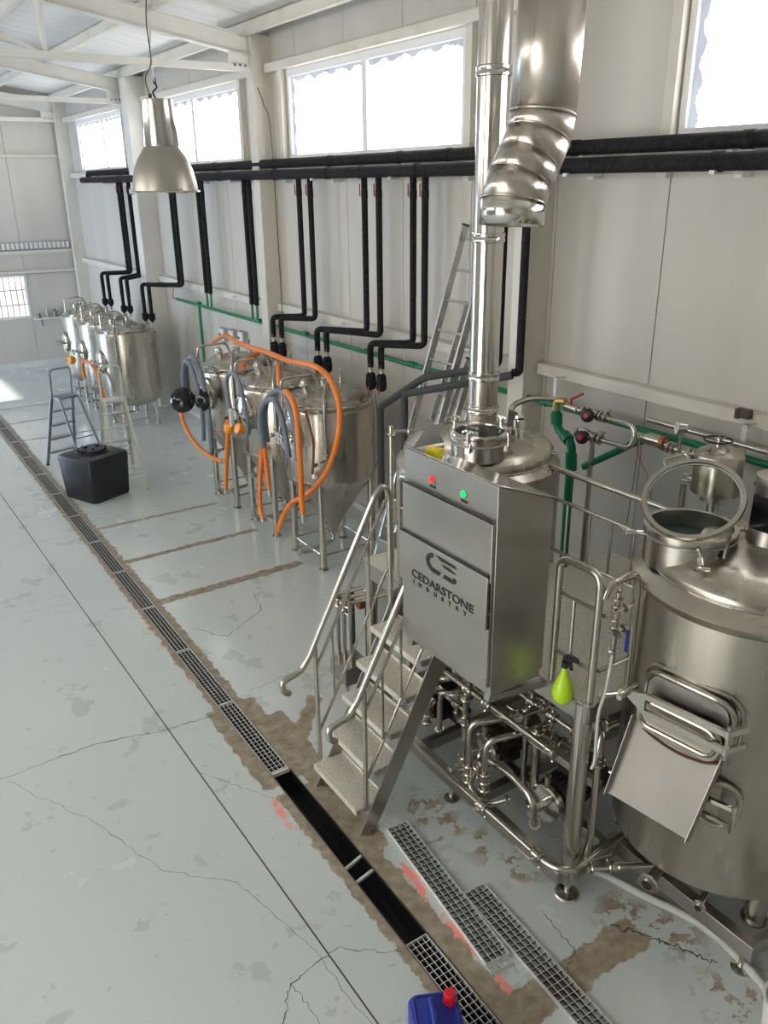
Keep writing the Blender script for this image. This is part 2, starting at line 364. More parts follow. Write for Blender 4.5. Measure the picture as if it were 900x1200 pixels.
ch.add([(dx(YB)-DW, YB, -.14), (dx(YB)+DW, YB, -.14), (dx(20.3)+DW, 20.3, -.14), (dx(20.3)-DW, 20.3, -.14)], [(0, 1, 2, 3)])
link('trough', ch, 'drain_black', dr)
for s in (-1, 1):
    e = MB(); e.beam((dx(YB)+s*(DW-.003), YB, -.004), (dx(20.3)+s*(DW-.003), 20.3, -.004), .006, .012); link('edge_rail', e, 'steel_dark', dr)
for y, rz in ((3.50, .0), (3.36, .1)):
    c_ = MB(); c_.beam((dx(y)-.075, y-.02+rz*.1, -.02), (dx(y)+.075, y+.02, -.02), .018, .02); link('cross_strut', c_, 'galvanised', dr)
sp = MB().beam((dx(4.4)-.035, 4.4, -.125), (dx(2.6)-.035, 2.6, -.125), .008, .012); link('water_line', sp, 'galvanised', dr)

# right wall: backing sheets (leaving the window holes), then one object for each insulated panel
WZ0, WZ1 = 4.27, 5.28
WINS = [(0.8, 4.2), (6.6, 10.1), (11.5, 15.0), (16.75, 19.9)]
back = MB()
back.bx(XW+.03, XW+.12, YB, YF+.1, 0, WZ0); back.bx(XW+.03, XW+.12, YB, YF+.1, WZ1, 6.1)
prev = YB
for a, b in WINS: back.bx(XW+.03, XW+.12, prev, a, WZ0, WZ1); prev = b
back.bx(XW+.03, XW+.12, prev, YF+.1, WZ0, WZ1)
wr = st('wall_right', back, 'panel_gap', 'long side wall of pale insulated panels under high windows', 'wall')
seams = sorted([4.23-1.135*k for k in range(0, 8)] + [4.23+1.135*k for k in range(1, 16)])
seams = [y for y in seams if YB < y < YF] ; seams = [YB] + seams + [YF]
def panel(parent, ax, a, b, z0, z1, x):
    g = .004
    if b-a < .03: return
    if ax == 'Y': q = MB().bx(x, x+.035, a+g, b-g, z0, z1)
    else: q = MB().bx(a+g, b-g, x-.035+.035, x+.035, z0, z1)
    link('panel', q, 'panel', parent, bevel=.003)
for i in range(len(seams)-1):
    a, b = seams[i], seams[i+1]
    panel(wr, 'Y', a, b, 0.0, WZ0, XW); panel(wr, 'Y', a, b, WZ1, 6.05, XW)
    pieces = [(a, b)]
    for wa, wb in WINS:
        nw = []
        for p, q in pieces:
            if q <= wa or p >= wb: nw.append((p, q)); continue
            if p < wa: nw.append((p, wa))
            if q > wb: nw.append((wb, q))
        pieces = nw
    for p, q in pieces: panel(wr, 'Y', p, q, WZ0, WZ1, XW)
# far wall with its small barred window
FW = (2.7, 3.95, 1.14, 2.12)
bk = MB(); bk.bx(XL, FW[0], YF+.03, YF+.12, 0, 6.9); bk.bx(FW[1], XW+.12, YF+.03, YF+.12, 0, 6.9); bk.bx(FW[0], FW[1], YF+.03, YF+.12, 0, FW[2]); bk.bx(FW[0], FW[1], YF+.03, YF+.12, FW[3], 6.9)
wf = st('wall_far', bk, 'panel_gap', 'far end wall of pale panels with a small barred window', 'wall')
x = XL; edges = [XL, -3.8, -2.6, -1.4, -.2, 1.0, 2.15, 3.3, 3.75, 4.9, XW]
edges = [XL, -3.9, -2.75, -1.6, -.45, .7, 1.85, 2.7, 3.95, 5.3]
for i in range(len(edges)-1):
    a, b = edges[i], edges[i+1]
    for z0, z1 in ((0, 2.12), (2.12, 4.6), (4.6, 6.9)):
        if (a, b) == (2.7, 3.95) and z0 == 0: q = MB().bx(a+.004, b-.004, YF, YF+.035, 0, FW[2]); link('panel', q, 'panel', wf, bevel=.003); continue
        q = MB().bx(a+.004, b-.004, YF, YF+.035, z0+.003, z1-.003); link('panel', q, 'panel', wf, bevel=.003)
# left wall (behind the view): windows like the right side and an open goods door near the far end
LW = [(1.1, 4.5), (6.4, 9.8), (11.2, 14.4)]
DOOR = (17.3, 19.5, 3.4); GD = (.3, 4.6, 3.3)
bl = MB(); bl.bx(XL-.12, XL, YB, GD[0], 0, 4.2); bl.bx(XL-.12, XL, GD[0], GD[1], GD[2], 4.2); bl.bx(XL-.12, XL, GD[1], DOOR[0], 0, 4.2); bl.bx(XL-.12, XL, DOOR[1], YF, 0, 4.2); bl.bx(XL-.12, XL, DOOR[0], DOOR[1], DOOR[2], 4.2)
bl.bx(XL-.12, XL, YB, YF, 5.4, 6.2); prev = YB
for a, b in LW: bl.bx(XL-.12, XL, prev, a, 4.2, 5.4); prev = b
bl.bx(XL-.12, XL, prev, YF, 4.2, 5.4)
st('wall_left', bl, 'panel', 'pale panel wall behind the view, with high windows and open goods door', 'wall')
st('wall_back', MB().bx(XL-.12, XW+.12, YB-.1, YB, 0, 6.9), 'panel', 'pale panel wall behind the viewpoint', 'wall')
# roof sheets
cl = thing('ceiling', 'pale sloping roof lining sheets above the steel frames', 'ceiling', kind='structure')
yy = YB
while yy < YF+.1:
    y1 = min(yy+1.1, YF+.1)
    for xa, xb in ((XL-.12, .15), (.15, XW+.12)):
        za, zb = roofz(xa), roofz(xb)
        q = MB().add([(xa, yy+.006, za), (xb, yy+.006, zb), (xb, y1-.006, zb), (xa, y1-.006, za), (xa, yy+.006, za+.05), (xb, yy+.006, zb+.05), (xb, y1-.006, zb+.05), (xa, y1-.006, za+.05)],
                     [(0, 1, 2, 3), (7, 6, 5, 4), (0, 4, 5, 1), (1, 5, 6, 2), (2, 6, 7, 3), (3, 7, 4, 0)])
        link('roof_sheet', q, 'roof_sheet', cl)
    yy = y1
q = MB()
for xa, xb in ((XL-.12, .15), (.15, XW+.12)):
    q.add([(xa, YB-.1, roofz(xa)+.06), (xb, YB-.1, roofz(xb)+.06), (xb, YF+.15, roofz(xb)+.06), (xa, YF+.15, roofz(xa)+.06)], [(0, 1, 2, 3)])
link('roof_deck', q, 'panel_gap', cl)
# windows
def window(n, y0, y1, z0, z1, x, s, pm, label, mull):
    w = thing('window_%d' % n, label, 'window', (x, (y0+y1)/2, z0), kind='structure'); f = .055
    for a, b, c_, d in ((y0, y1, z0, z0+f), (y0, y1, z1-f*1.5, z1), (y0, y0+f, z0+f, z1-f*1.5), (y1-f, y1, z0+f, z1-f*1.5)):
        bxo('frame_bar', x-.03*s-.02, x-.03*s+.04, a, b, c_, d, 'upvc', w, .004)
    bxo('mullion', x-.03*s-.03, x-.03*s+.03, mull-.045, mull+.045, z0+f, z1-f*1.5, 'upvc', w, .004)
    for a, b in ((y0+f, mull-.045), (mull+.045, y1-f)):
        bxo('pane', x+.0*s, x+.01*s, a-.03, b+.03, z0+f-.03, z1-f*1.5+.03, pm, w)
        if s > 0:   # ragged frosted band of film along the top and one side
            fr = MB(); n_ = 90; top = z1-f*1.5; ph = random.random()*9; pts = [(x-.004, a+(b-a)*k/n_, top-.035-.02*math.sin(k*.31+ph)-.006*math.sin(k*.57+ph*2)-.016*random.random()) for k in range(n_+1)]
            fr.add([(x-.004, p[1], top) for p in pts] + pts, [(k, k+1, n_+2+k, n_+1+k) for k in range(n_)]); link('film_edge', fr, 'pane_frost', w)
            if b == y1-f:
                n_ = 60; zz = [z0+f+(top-z0-f)*k/n_ for k in range(n_+1)]; e_ = [(x-.006, b-.045-.02*math.sin(k*.4)-.015*random.random(), z) for k, z in enumerate(zz)]
                fr = MB().add([(x-.006, b, z) for z in zz] + e_, [(k, k+1, n_+2+k, n_+1+k) for k in range(n_)]); link('film_edge', fr, 'pane_frost', w)
    return w
window(1, .8, 4.2, WZ0, WZ1, XW+.03, 1, 'pane_right', 'bright frosted two-pane window at the right, nearest the view', 2.5)
window(2, 6.6, 10.1, WZ0, WZ1, XW+.03, 1, 'pane_right', 'bright frosted two-pane window left of the chimney pipe', 8.32)
window(3, 11.5, 15.0, WZ0, WZ1, XW+.03, 1, 'pane_right', 'bright frosted two-pane window behind the hanging lamp', 13.2)
window(4, 16.75, 19.9, WZ0, WZ1, XW+.03, 1, 'pane_right', 'bright frosted two-pane window nearest the far wall', 17.95)
for i, (a, b) in enumerate(LW): window(6+i, a, b, 4.2, 5.4, XL, -1, 'pane_left', 'bright frosted window of the left wall, bay %s' % ('one', 'two', 'three')[i], (a+b)/2)
w5 = thing('window_5', 'small barred window low in the far end wall', 'window', (3.32, YF, FW[2]), kind='structure')
for a, b, c_, d in ((FW[0], FW[1], FW[2], FW[2]+.05), (FW[0], FW[1], FW[3]-.05, FW[3]), (FW[0], FW[0]+.05, FW[2]+.05, FW[3]-.05), (FW[1]-.05, FW[1], FW[2]+.05, FW[3]-.05)):
    bxo('frame_bar', a, b, YF-.02, YF+.05, c_, d, 'upvc', w5)
bxo('pane', FW[0]+.05, FW[1]-.05, YF+.04, YF+.05, FW[2]+.05, FW[3]-.05, 'pane_far', w5)
for k in range(9): bxo('bar', FW[0]+.1+k*.128, FW[0]+.112+k*.128, YF+.0, YF+.012, FW[2]+.05, FW[3]-.05, 'steel_dark', w5)
for z in (1.44, 1.77): bxo('bar', FW[0]+.05, FW[1]-.05, YF+.012, YF+.024, z, z+.014, 'steel_dark', w5)
# open goods door frame in the left wall
d1 = thing('door_1', 'open goods door of the left wall near the far end', 'door', (XL, 18.4, 0), kind='structure')
for a, b, c_, d in ((DOOR[0]-.08, DOOR[0], 0, DOOR[2]), (DOOR[1], DOOR[1]+.08, 0, DOOR[2]), (DOOR[0]-.08, DOOR[1]+.08, DOOR[2], DOOR[2]+.1)): bxo('jamb', XL, XL+.06, a, b, c_, d, 'frame_paint', d1)
d2 = thing('door_2', 'unseen goods door added to the left wall, frosted panes glowing as side light', 'door', (XL, 2.45, 0), kind='structure')  # out-of-view door put in as a low light source on the left
for k in range(5):
    y = GD[0]+(GD[1]-GD[0])*k/4; bxo('mullion', XL-.05, XL+.03, y-.04, y+.04, 0, GD[2], 'frame_white', d2)
for z in (0.05, 1.15, 2.2, 3.26): bxo('transom', XL-.04, XL+.02, GD[0], GD[1], z-.05, z+.05, 'frame_white', d2)
bxo('pane', XL-.06, XL-.05, GD[0]-.02, GD[1]+.02, 0.0, GD[2]+.02, 'pane_added_door', d2)
po_d = bpy.data.lights.new('door_daylight', 'AREA'); po_d.shape = 'RECTANGLE'; po_d.size = DOOR[1]-DOOR[0]; po_d.size_y = DOOR[2]; po_d.cycles.is_portal = True
po = bpy.data.objects.new('door_daylight', po_d); COL.objects.link(po); po.location = (XL-.1, (DOOR[0]+DOOR[1])/2, DOOR[2]/2); po.rotation_euler = Vector((1, 0, 0)).to_track_quat('-Z', 'Z').to_euler()
# steel frames: columns, rafters, ties
def portal(n, y, label_c, label_r):
    c_ = thing('column', label_c, 'column', (5.18, y, 0), kind='structure')
    yt = y; cx_, hw, cm = (5.05, .1, 'frame_paint') if n != 3 else (4.97, .15, 'frame_white')
    if n == 3: y = 15.52
    bxo('flange', cx_, cx_+.015, y-hw, y+hw, 0, 5.7, cm, c_); bxo('web', cx_+.015, 5.285, y-hw, y-hw+.015, 0, 5.7, cm, c_)
    bxo('web', cx_+.015, 5.285, y+hw-.015, y+hw, 0, 5.7, cm, c_); bxo('flange', 5.285, 5.299, y-hw, y+hw, 0, 5.7, cm, c_)
    bxo('base_plate', cx_-.07, 5.299, y-hw-.05, y+hw+.05, 0, .015, cm, c_); y = yt
    t = thing('roof_truss', label_r, 'beam', (.15, y, 5.3), kind='structure')
    def rz(x): return 5.50+.157*(4.8-abs(x-.15)-.15)
    for s in (-1, 1):
        xa = .15; xb = .15+s*4.95
        for dz, hh, ww, nm in ((.01, .012, .13, 'flange'), (.115, .2, .012, 'web'), (.22, .012, .13, 'flange')):
            link(nm, MB().beam((xa, y, rz(xa)+dz), (xb, y, rz(xb)+dz), ww, hh), 'frame_white', t)
        xg = .15+s*4.63
        bxo('haunch_plate', min(xg, xb), max(xg, xb), y-.012, y+.012, 5.3, rz(xg)+.02, 'frame_white', t)
        bxo('end_plate', xb-.01, xb+.01, y-.08, y+.08, 5.25, rz(xb)+.24, 'frame_white', t)
        for k in range(3):
            link('bolt', MB().cyl((xb-s*(.12+.07*k), y-.06, 5.36), (xb-s*(.12+.07*k), y+.03, 5.36), .013, 6), 'steel_dark', t)
        for k in range(4): link('bolt', MB().cyl((xb-.04, y-.05, 5.32+.09*k), (xb+.03, y-.05, 5.32+.09*k), .012, 6), 'steel_dark', t)
        link('strut', MB().beam((.15+s*2.45, y, 5.38), (.15+s*2.45, y, rz(2.6)+.01), .05, .05, (1, 0, 0)), 'frame_white', t)
        link('diagonal', MB().beam((.15+s*2.4, y, 5.35), (.15+s*.3, y, rz(.45)+.02), .045, .045), 'frame_white', t)
    link('tie_beam', MB().bx(-4.8, 5.1, y-.04, y+.04, 5.295, 5.375), 'frame_white', t)
portal(0, .2, 'cream steel column behind the view, bay one', 'white steel roof truss nearest the view')
portal(1, 5.5, 'cream steel column behind the chimney pipe', 'white steel roof truss above the chimney pipe')
portal(2, 10.65, 'cream steel column left of the large frosted window', 'white steel roof truss above the hanging lamp')
portal(3, 15.8, 'cream steel column just behind the hanging lamp', 'white steel roof truss farther back, second from the far wall')
portal(4, 20.72, 'cream steel column in the far corner', 'white steel roof truss against the far wall')
for i, x in enumerate([5.0, 3.85, 2.7, 1.55, .4, -.9, -2.1, -3.3, -4.5]):
    zt = roofz(x)-.005
    t = thing('roof_purlin', ['cream eave purlin running along the top of the right wall', 'second cream purlin in from the right wall', 'third cream purlin in from the right wall', 'fourth purlin in from the right wall', 'fifth purlin in from the right wall', 'sixth purlin in from the right wall', 'seventh purlin in from the right wall', 'eighth purlin in from the right wall', 'ninth purlin in from the right wall'][i], 'beam', (x, 8, zt-.16), kind='structure')
    bxo('web', x-.004, x+.004, YB, YF, zt-.17, zt, 'frame_paint', t); bxo('lip', x-.06, x-.004, YB, YF, zt-.17, zt-.162, 'frame_paint', t); bxo('lip', x-.004, x+.06, YB, YF, zt-.012, zt-.004, 'frame_paint', t)
bxo_ = bxo('trim_1', 5.03, 5.30, YB, YF, 5.815, 5.83, 'box_grey'); tag(bxo_, 'dark grey strip under the eave of the right wall', 'trim', kind='structure')  # darker grey strip between the eave purlin and the wall
# girts
def girt(n, a, b, z, label):
    o = bxo('trim_%d' % n, 5.19, 5.30, a, b, z-.05, z+.05, 'frame_paint', bevel=.006); tag(o, label, 'trim', kind='structure'); return o
girt(2, YB, 5.38, 2.43, 'cream rail along the lower wall at the right edge'); girt(3, 5.62, 10.53, 2.41, 'cream rail on the lower wall behind the nearest fermenter pipes')
girt(4, 10.77, 15.36, 2.40, 'cream rail on the lower wall behind the green pipe'); girt(5, 15.68, 20.6, 2.39, 'cream rail on the lower wall nearest the far corner')
girt(6, YB, 5.38, 5.34, 'cream rail over the nearest window'); girt(7, 5.62, 10.53, 5.33, 'cream rail over the window left of the chimney')
girt(8, 10.77, 15.36, 5.33, 'cream rail over the window behind the lamp'); girt(9, 15.68, 20.6, 5.33, 'cream rail over the farthest window')
girt(10, 15.68, 20.6, 4.2, 'cream rail under the farthest window')
girt(15, 10.77, 15.36, 4.2, 'cream rail under the window behind the lamp'); girt(16, 5.62, 10.53, 4.2, 'cream rail under the window left of the chimney')
for n, y in ((11, 4.26), (12, 6.5), (13, 10.2), (14, 11.4)):
    o = bxo('trim_%d' % n, 5.22, 5.30, y-.045, y+.045, 4.0, 5.3, 'frame_paint', bevel=.004); tag(o, 'cream upright post beside window edge, %s' % {11: 'nearest window', 12: 'right of the window by the chimney', 13: 'left of the window by the chimney', 14: 'right of the window behind the lamp'}[n], 'trim', kind='structure')
o = bxo('baseboard_right', 5.26, 5.30, YB, YF, 0, .08, 'frame_white'); tag(o, 'pale kerb strip along the foot of the right wall', 'baseboard', kind='structure')
o = bxo('baseboard_far', XL, 5.26, YF-.05, YF, 0, .14, 'frame_white'); tag(o, 'pale kerb strip along the foot of the far wall', 'baseboard', kind='structure')
for n, z, h, l in ((17, 4.61, .05, 'thin pale rail high on the far wall'), (18, 2.6, .07, 'cream rail under the ribbed strip on the far wall'), (19, 2.17, .06, 'cream rail above the barred window')):
    o = bxo('trim_%d' % n, XL, 5.05, YF-.09, YF, z-h/2, z+h/2, 'frame_paint'); tag(o, l, 'trim', kind='structure')
q = thing('trim_20', 'pale ribbed metal strip across the far wall', 'trim', (2, YF, 2.65), kind='structure')
bxo('backing', -1, 5.0, YF-.04, YF-.005, 2.66, 2.82, 'box_grey', q)
for k in range(60): bxo('rib', 5.0-.1*k-.06, 5.0-.1*k, YF-.07, YF-.04, 2.67, 2.80, 'upvc', q)

# ------------------------------------------------------------------ fittings
def clamp(mb, c, ax, r): mb.ring(c, r, r*.28, ax, 14, 6); d = Vector(ax).normalized(); mb.cyl(Vector(c)-d*r*.25, Vector(c)+d*r*.25, r*1.05, 12)
def valve(parent, c, ax, r, hd, name='valve', handle='steel_tube', hl=.13):
    """butterfly valve: two clamped ferrules, a disc body and a lever, as a part of a pipe"""
    c = Vector(c); d = Vector(ax).normalized(); q = MB()
    clamp(q, c-d*r*1.3, d, r*1.35); clamp(q, c+d*r*1.3, d, r*1.35); q.cyl(c-d*r*.9, c+d*r*.9, r*1.6, 14)
    h = Vector(hd).normalized(); q.cyl(c, c+h*r*2.6, r*.5, 8)
    w = d.cross(h).normalized(); q.cyl(c-d*r*1.3-w*r*2.3, c-d*r*1.3, r*.25, 6); q.ball(c-d*r*1.3-w*r*2.3, r*.45, 8)
    b = link(name, q, 'steel_tube', parent)
    link('valve_handle', MB().beam(c+h*r*2.6-d*r*.3, c+h*r*2.9+d*hl, r*.7, r*.35, w), handle, b, bevel=.002)
    return b
def pipe(name, pts, r, label, cat, material='steel_tube', bend=.06, group=None, seg=12, smooth=0, loc=None):
    t = thing(name, label, cat, loc or pts[0], group); link('pipe_run', MB().tube(pts, r, seg, bend, smooth), material, t); return t
def solo(name, mb, material, label, cat, loc, group=None, bevel=0): return tag(link(name, mb, material, None, loc, bevel), label, cat, group)

# ------------------------------------------------------------------ drain gratings
mat('grating_web_shaded', (0.11, 0.11, 0.105), 0.5, 0.4)  # dark web colour holds the shade on the bar sides
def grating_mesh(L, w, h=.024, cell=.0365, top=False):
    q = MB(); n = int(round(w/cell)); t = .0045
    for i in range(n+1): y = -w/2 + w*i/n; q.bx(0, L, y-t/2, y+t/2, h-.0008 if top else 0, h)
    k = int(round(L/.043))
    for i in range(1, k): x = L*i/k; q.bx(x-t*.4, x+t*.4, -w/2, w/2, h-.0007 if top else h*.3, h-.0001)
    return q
def grating(label, loc, rz, L=1.0, w=.135, group=None, flange=False):
    t = thing('floor_grating', label, 'grating', (0, 0, 0), group)
    fr = MB(); 
    for y in (-w/2, w/2): fr.bx(0, L, y-.003, y+.003, 0, .025)
    link('side_rail', fr, 'galvanised', t)
    for x in (0, L): link('end_rail', MB().bx(x-.003, x+.003, -w/2, w/2, 0, .025), 'galvanised', t)
    b = link('bar_mesh', grating_mesh(L, w), 'grating_web_shaded', t); b['kind'] = 'stuff'
    b = link('bar_tops_lit', grating_mesh(L, w, .0245, top=True), 'galvanised', t); b['kind'] = 'stuff'  # pale top strips paint the light caught by the bar tops
    if flange:
        f = MB(); f.bx(-.06, -.055, -w/2, w/2, 0, .004)
        f.bx(-.05, -.045, -w/2, w/2, 0, .004); f.bx(-.012, -.004, -w/2, w/2, 0, .004)
        for i in range(5): y = -w/2+(w-.006)*i/4; f.bx(-.05, -.008, y, y+.008, 0, .004)
        link('end_flange', f, 'galvanised', t)
    t.location = loc; t.rotation_euler = (0, 0, rz); return t
dang = math.atan2(1.0, .0105)
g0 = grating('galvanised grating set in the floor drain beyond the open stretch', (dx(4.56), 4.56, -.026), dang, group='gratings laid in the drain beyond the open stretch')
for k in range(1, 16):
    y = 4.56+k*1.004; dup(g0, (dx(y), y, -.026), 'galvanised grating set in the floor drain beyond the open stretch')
bxo_ = link('end_bar', MB().bx(-.028, -.004, -.07, .07, .0, .03), 'frame_paint', None)
bxo_.location = (dx(4.55), 4.55, -.028); bxo_.rotation_euler = (0, 0, dang); bxo_.name = 'drain_cross_bar'; tag(bxo_, 'pale cross bar where the grating ends and open drain begins', 'bar')
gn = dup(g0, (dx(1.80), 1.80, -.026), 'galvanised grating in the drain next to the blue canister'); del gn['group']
def loose(label, a, b, w, lift=0.0, flange=False):
    L = math.hypot(b[0]-a[0], b[1]-a[1]); return grating(label, (a[0], a[1], .003+lift), math.atan2(b[1]-a[1], b[0]-a[0]), L, w, flange=flange)
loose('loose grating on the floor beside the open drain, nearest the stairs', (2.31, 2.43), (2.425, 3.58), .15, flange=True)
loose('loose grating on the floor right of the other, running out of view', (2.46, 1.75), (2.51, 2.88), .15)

# ------------------------------------------------------------------ cone-bottom fermenters
def dome_profile(r, z0, z1, n=6): return [(max(1e-4, r*math.cos(PI/2*k/n)), z0+(z1-z0)*math.sin(PI/2*k/n)) for k in range(n+1)]
def manway(t, c, ang, w, h, R):
    """oval side manway on a wall of radius R facing direction ang, centre height c"""
    d = Vector((math.cos(ang), math.sin(ang), 0)); p = d*R + Vector((0, 0, c)); s = Vector((-d.y, d.x, 0))
    f = link('manway', MB().lathe([(w, -.05), (w, .03), (w*1.08, .03), (w*1.08, .045), (w*.98, .055), (w*.5, .075), (.001, .085)], p, d, 28, 1.0, h/w), 'steel_polish', t)
    link('manway_ring', MB().ring(p+d*.05, w*.93, .012, d, 28, 6, 1, h/w), 'steel_tube', f)
    arm = MB().beam(p+d*.115-s*w*.95, p+d*.115+s*w*.95, .035, .012, (0, 0, 1)); arm.cyl(p+d*.06, p+d*.16, .012, 8)
    arm.ring(p+d*.17, .055, .007, d, 20, 6); arm.beam(p+d*.17-s*.055, p+d*.17+s*.055, .01, .01); arm.beam(p+d*.17-Vector((0, 0, .055)), p+d*.17+Vector((0, 0, .055)), .01, .01, s)
    arm.cyl(p+d*.02+s*w*1.1, p+d*.15+s*w*1.1, .014, 8); arm.cyl(p+d*.02-s*w*1.1, p+d*.15-s*w*1.1, .012, 8)
    link('manway_clamp', arm, 'steel_tube', f)
    return f
def fermenter(label):
    t = thing('fermenter_tank', label, 'tank', (0, 0, 0), 'cone-bottom fermenters in the middle row')
    body = MB().lathe([(.001, .27), (.055, .27), (.06, .34), (.30, .72), (.44, .93), (.485, .985), (.50, 1.05), (.50, 1.76), (.49, 1.785), (.462, 1.80), (.468, 1.815), (.472, 1.83), (.455, 1.845)] + dome_profile(.44, 1.845, 1.97), seg=56)
    b = link('tank_shell', body, 'steel', t)
    link('rim_band', MB().ring((0, 0, 1.835), .462, .011, seg=48), 'steel_polish', b); link('seam_band', MB().ring((0, 0, 1.02), .494, .006, seg=48, n=6), 'steel_sheet', b)
    for sx in (-1, 1):
        for sy in (-1, 1):
            x, y = .32*sx, .325*sy
            l = link('leg', MB().cyl((x, y, .03), (x, y, 1.02), .040, 14), 'steel_tube', t)
            link('foot', MB().lathe([(.001, 0), (.055, 0), (.055, .012), (.02, .03), (.02, .06), (.001, .06)], (x, y, 0), seg=16), 'steel_tube', l)
    for a, b_ in (((-.32, -.325), (.32, -.325)), ((-.32, .325), (.32, .325)), ((-.32, -.325), (-.32, .325)), ((.32, -.325), (.32, .325))):
        link('stretcher', MB().cyl((*a, .17), (*b_, .17), .011, 8), 'steel_tube', t)
    manway(t, 1.52, PI+.12, .165, .20, .49)
    # cleaning arm: from the dome centre forward and down the front, valve at its foot
    an = math.radians(236); d = Vector((math.cos(an), math.sin(an), 0))
    c = link('cleaning_arm', MB().tube([(0, 0, 1.95), (0, 0, 2.05), d*.40+Vector((0, 0, 2.06)), d*.555+Vector((0, 0, 1.92)), d*.555+Vector((0, 0, 1.30))], .019, 10, .09), 'steel_tube', t)
    q = MB(); p = d*.555
    for z in (1.38, 1.33, 1.27): clamp(q, p+Vector((0, 0, z)), (0, 0, 1), .026)
    q.cyl(p+Vector((0, 0, 1.31)), p+Vector((-.09, -.03, 1.31)), .012, 8); link('arm_valve', q, 'steel_tube', c)
    link('guard_loop', MB().tube([(-.52, .07, 1.60), (-.52, .07, 2.10), (-.16, .0, 2.12), (-.10, -.02, 1.90)], .016, 10, .06), 'steel_tube', t)
    q = MB(); q.cyl((-.22, .05, 1.90), (-.25, .06, 2.02), .045, 14); clamp(q, (-.25, .06, 2.01), (-.1, .05, 1), .05); q.ball((-.25, .06, 2.03), .045, 12); link('top_port', q, 'steel_polish', t); q = MB()
    q.cyl((.14, -.04, 1.90), (.14, -.04, 2.06), .02, 10); clamp(q, (.14, -.04, 2.0), (0, 0, 1), .028); q.cyl((.14, -.04, 2.06), (.14, -.04, 2.13), .012, 8); q.ball((.14, -.04, 2.14), .018, 8); link('top_port', q, 'steel_polish', t); q = MB()
    q.cyl((.05, .18, 1.9), (.05, .18, 2.03), .035, 12); clamp(q, (.05, .18, 2.02), (0, 0, 1), .045)
    link('top_port', q, 'steel_polish', t)
    q = MB()   # cooling ports at the shoulder on the wall side
    for x, y in ((.37, -.22), (.42, -.10)): q.tube([(x-.04, y, 1.70), (x+.02, y-.03, 1.74), (x+.02, y-.03, 1.93)], .014, 8, .03); clamp(q, (x+.02, y-.03, 1.9), (0, 0, 1), .02)
    link('cooling_port', q, 'steel_tube', t)
    for z, hz in ((.78, 1), ):
        p = Vector((-.30, -.12, z)); q = MB(); q.cyl(p, p+Vector((-.16, -.05, 0)), .018, 10); rv = link('racking_arm', q, 'steel_tube', t)
        valve(rv, p+Vector((-.20, -.062, 0)), (-1, -.3, 0), .02, (0, -.3, 1), hl=.09)
    o = link('outlet_pipe', MB().tube([(0, 0, .29), (0, 0, .16), (-.30, -.02, .14), (-.44, -.03, .14)], .024, 10, .06), 'steel_tube', t)
    valve(o, (-.36, -.03, .14), (-1, 0, 0), .024, (0, -.2, 1), hl=.10); q = MB(); clamp(q, (-.46, -.03, .14), (1, 0, 0), .034); link('end_cap', q, 'steel_polish', o)
    s = Vector((math.cos(math.radians(222)), math.sin(math.radians(222)), 0))
    q = MB().cyl(s*.48+Vector((0, 0, 1.13)), s*.58+Vector((0, 0, 1.13)), .014, 8); clamp(q, s*.55+Vector((0, 0, 1.13)), s, .022); q.cyl(s*.57+Vector((0, 0, 1.13)), s*.57+Vector((0, 0, 1.05)), .01, 8); link('sample_valve', q, 'steel_polish', t)
    q = MB().cyl(s*.47+Vector((0, 0, 1.24)), s*.53+Vector((0, 0, 1.24)), .02, 10); link('thermometer_pocket', q, 'black_plastic', t)
    link('probe_cable', MB().tube([(.47, -.2, 1.85), (.50, -.20, 1.6), (.505, -.19, 1.1), (.40, -.2, .9), (.33, -.36, .6), (.34, -.37, .2)], .004, 5, 0, 4), 'cable', t)
    return t
F1 = fermenter('steel cone-bottom fermenter nearest the stairs, orange hose looping down its side')
F1.location = (4.30, 7.62, 0)
F2 = dup(F1, (4.30, 8.77, 0), 'steel cone-bottom fermenter in the middle of its row, orange cups at its manway')
F3 = dup(F1, (4.30, 9.92, 0), 'steel cone-bottom fermenter at the far end of its row, behind the black bowls')

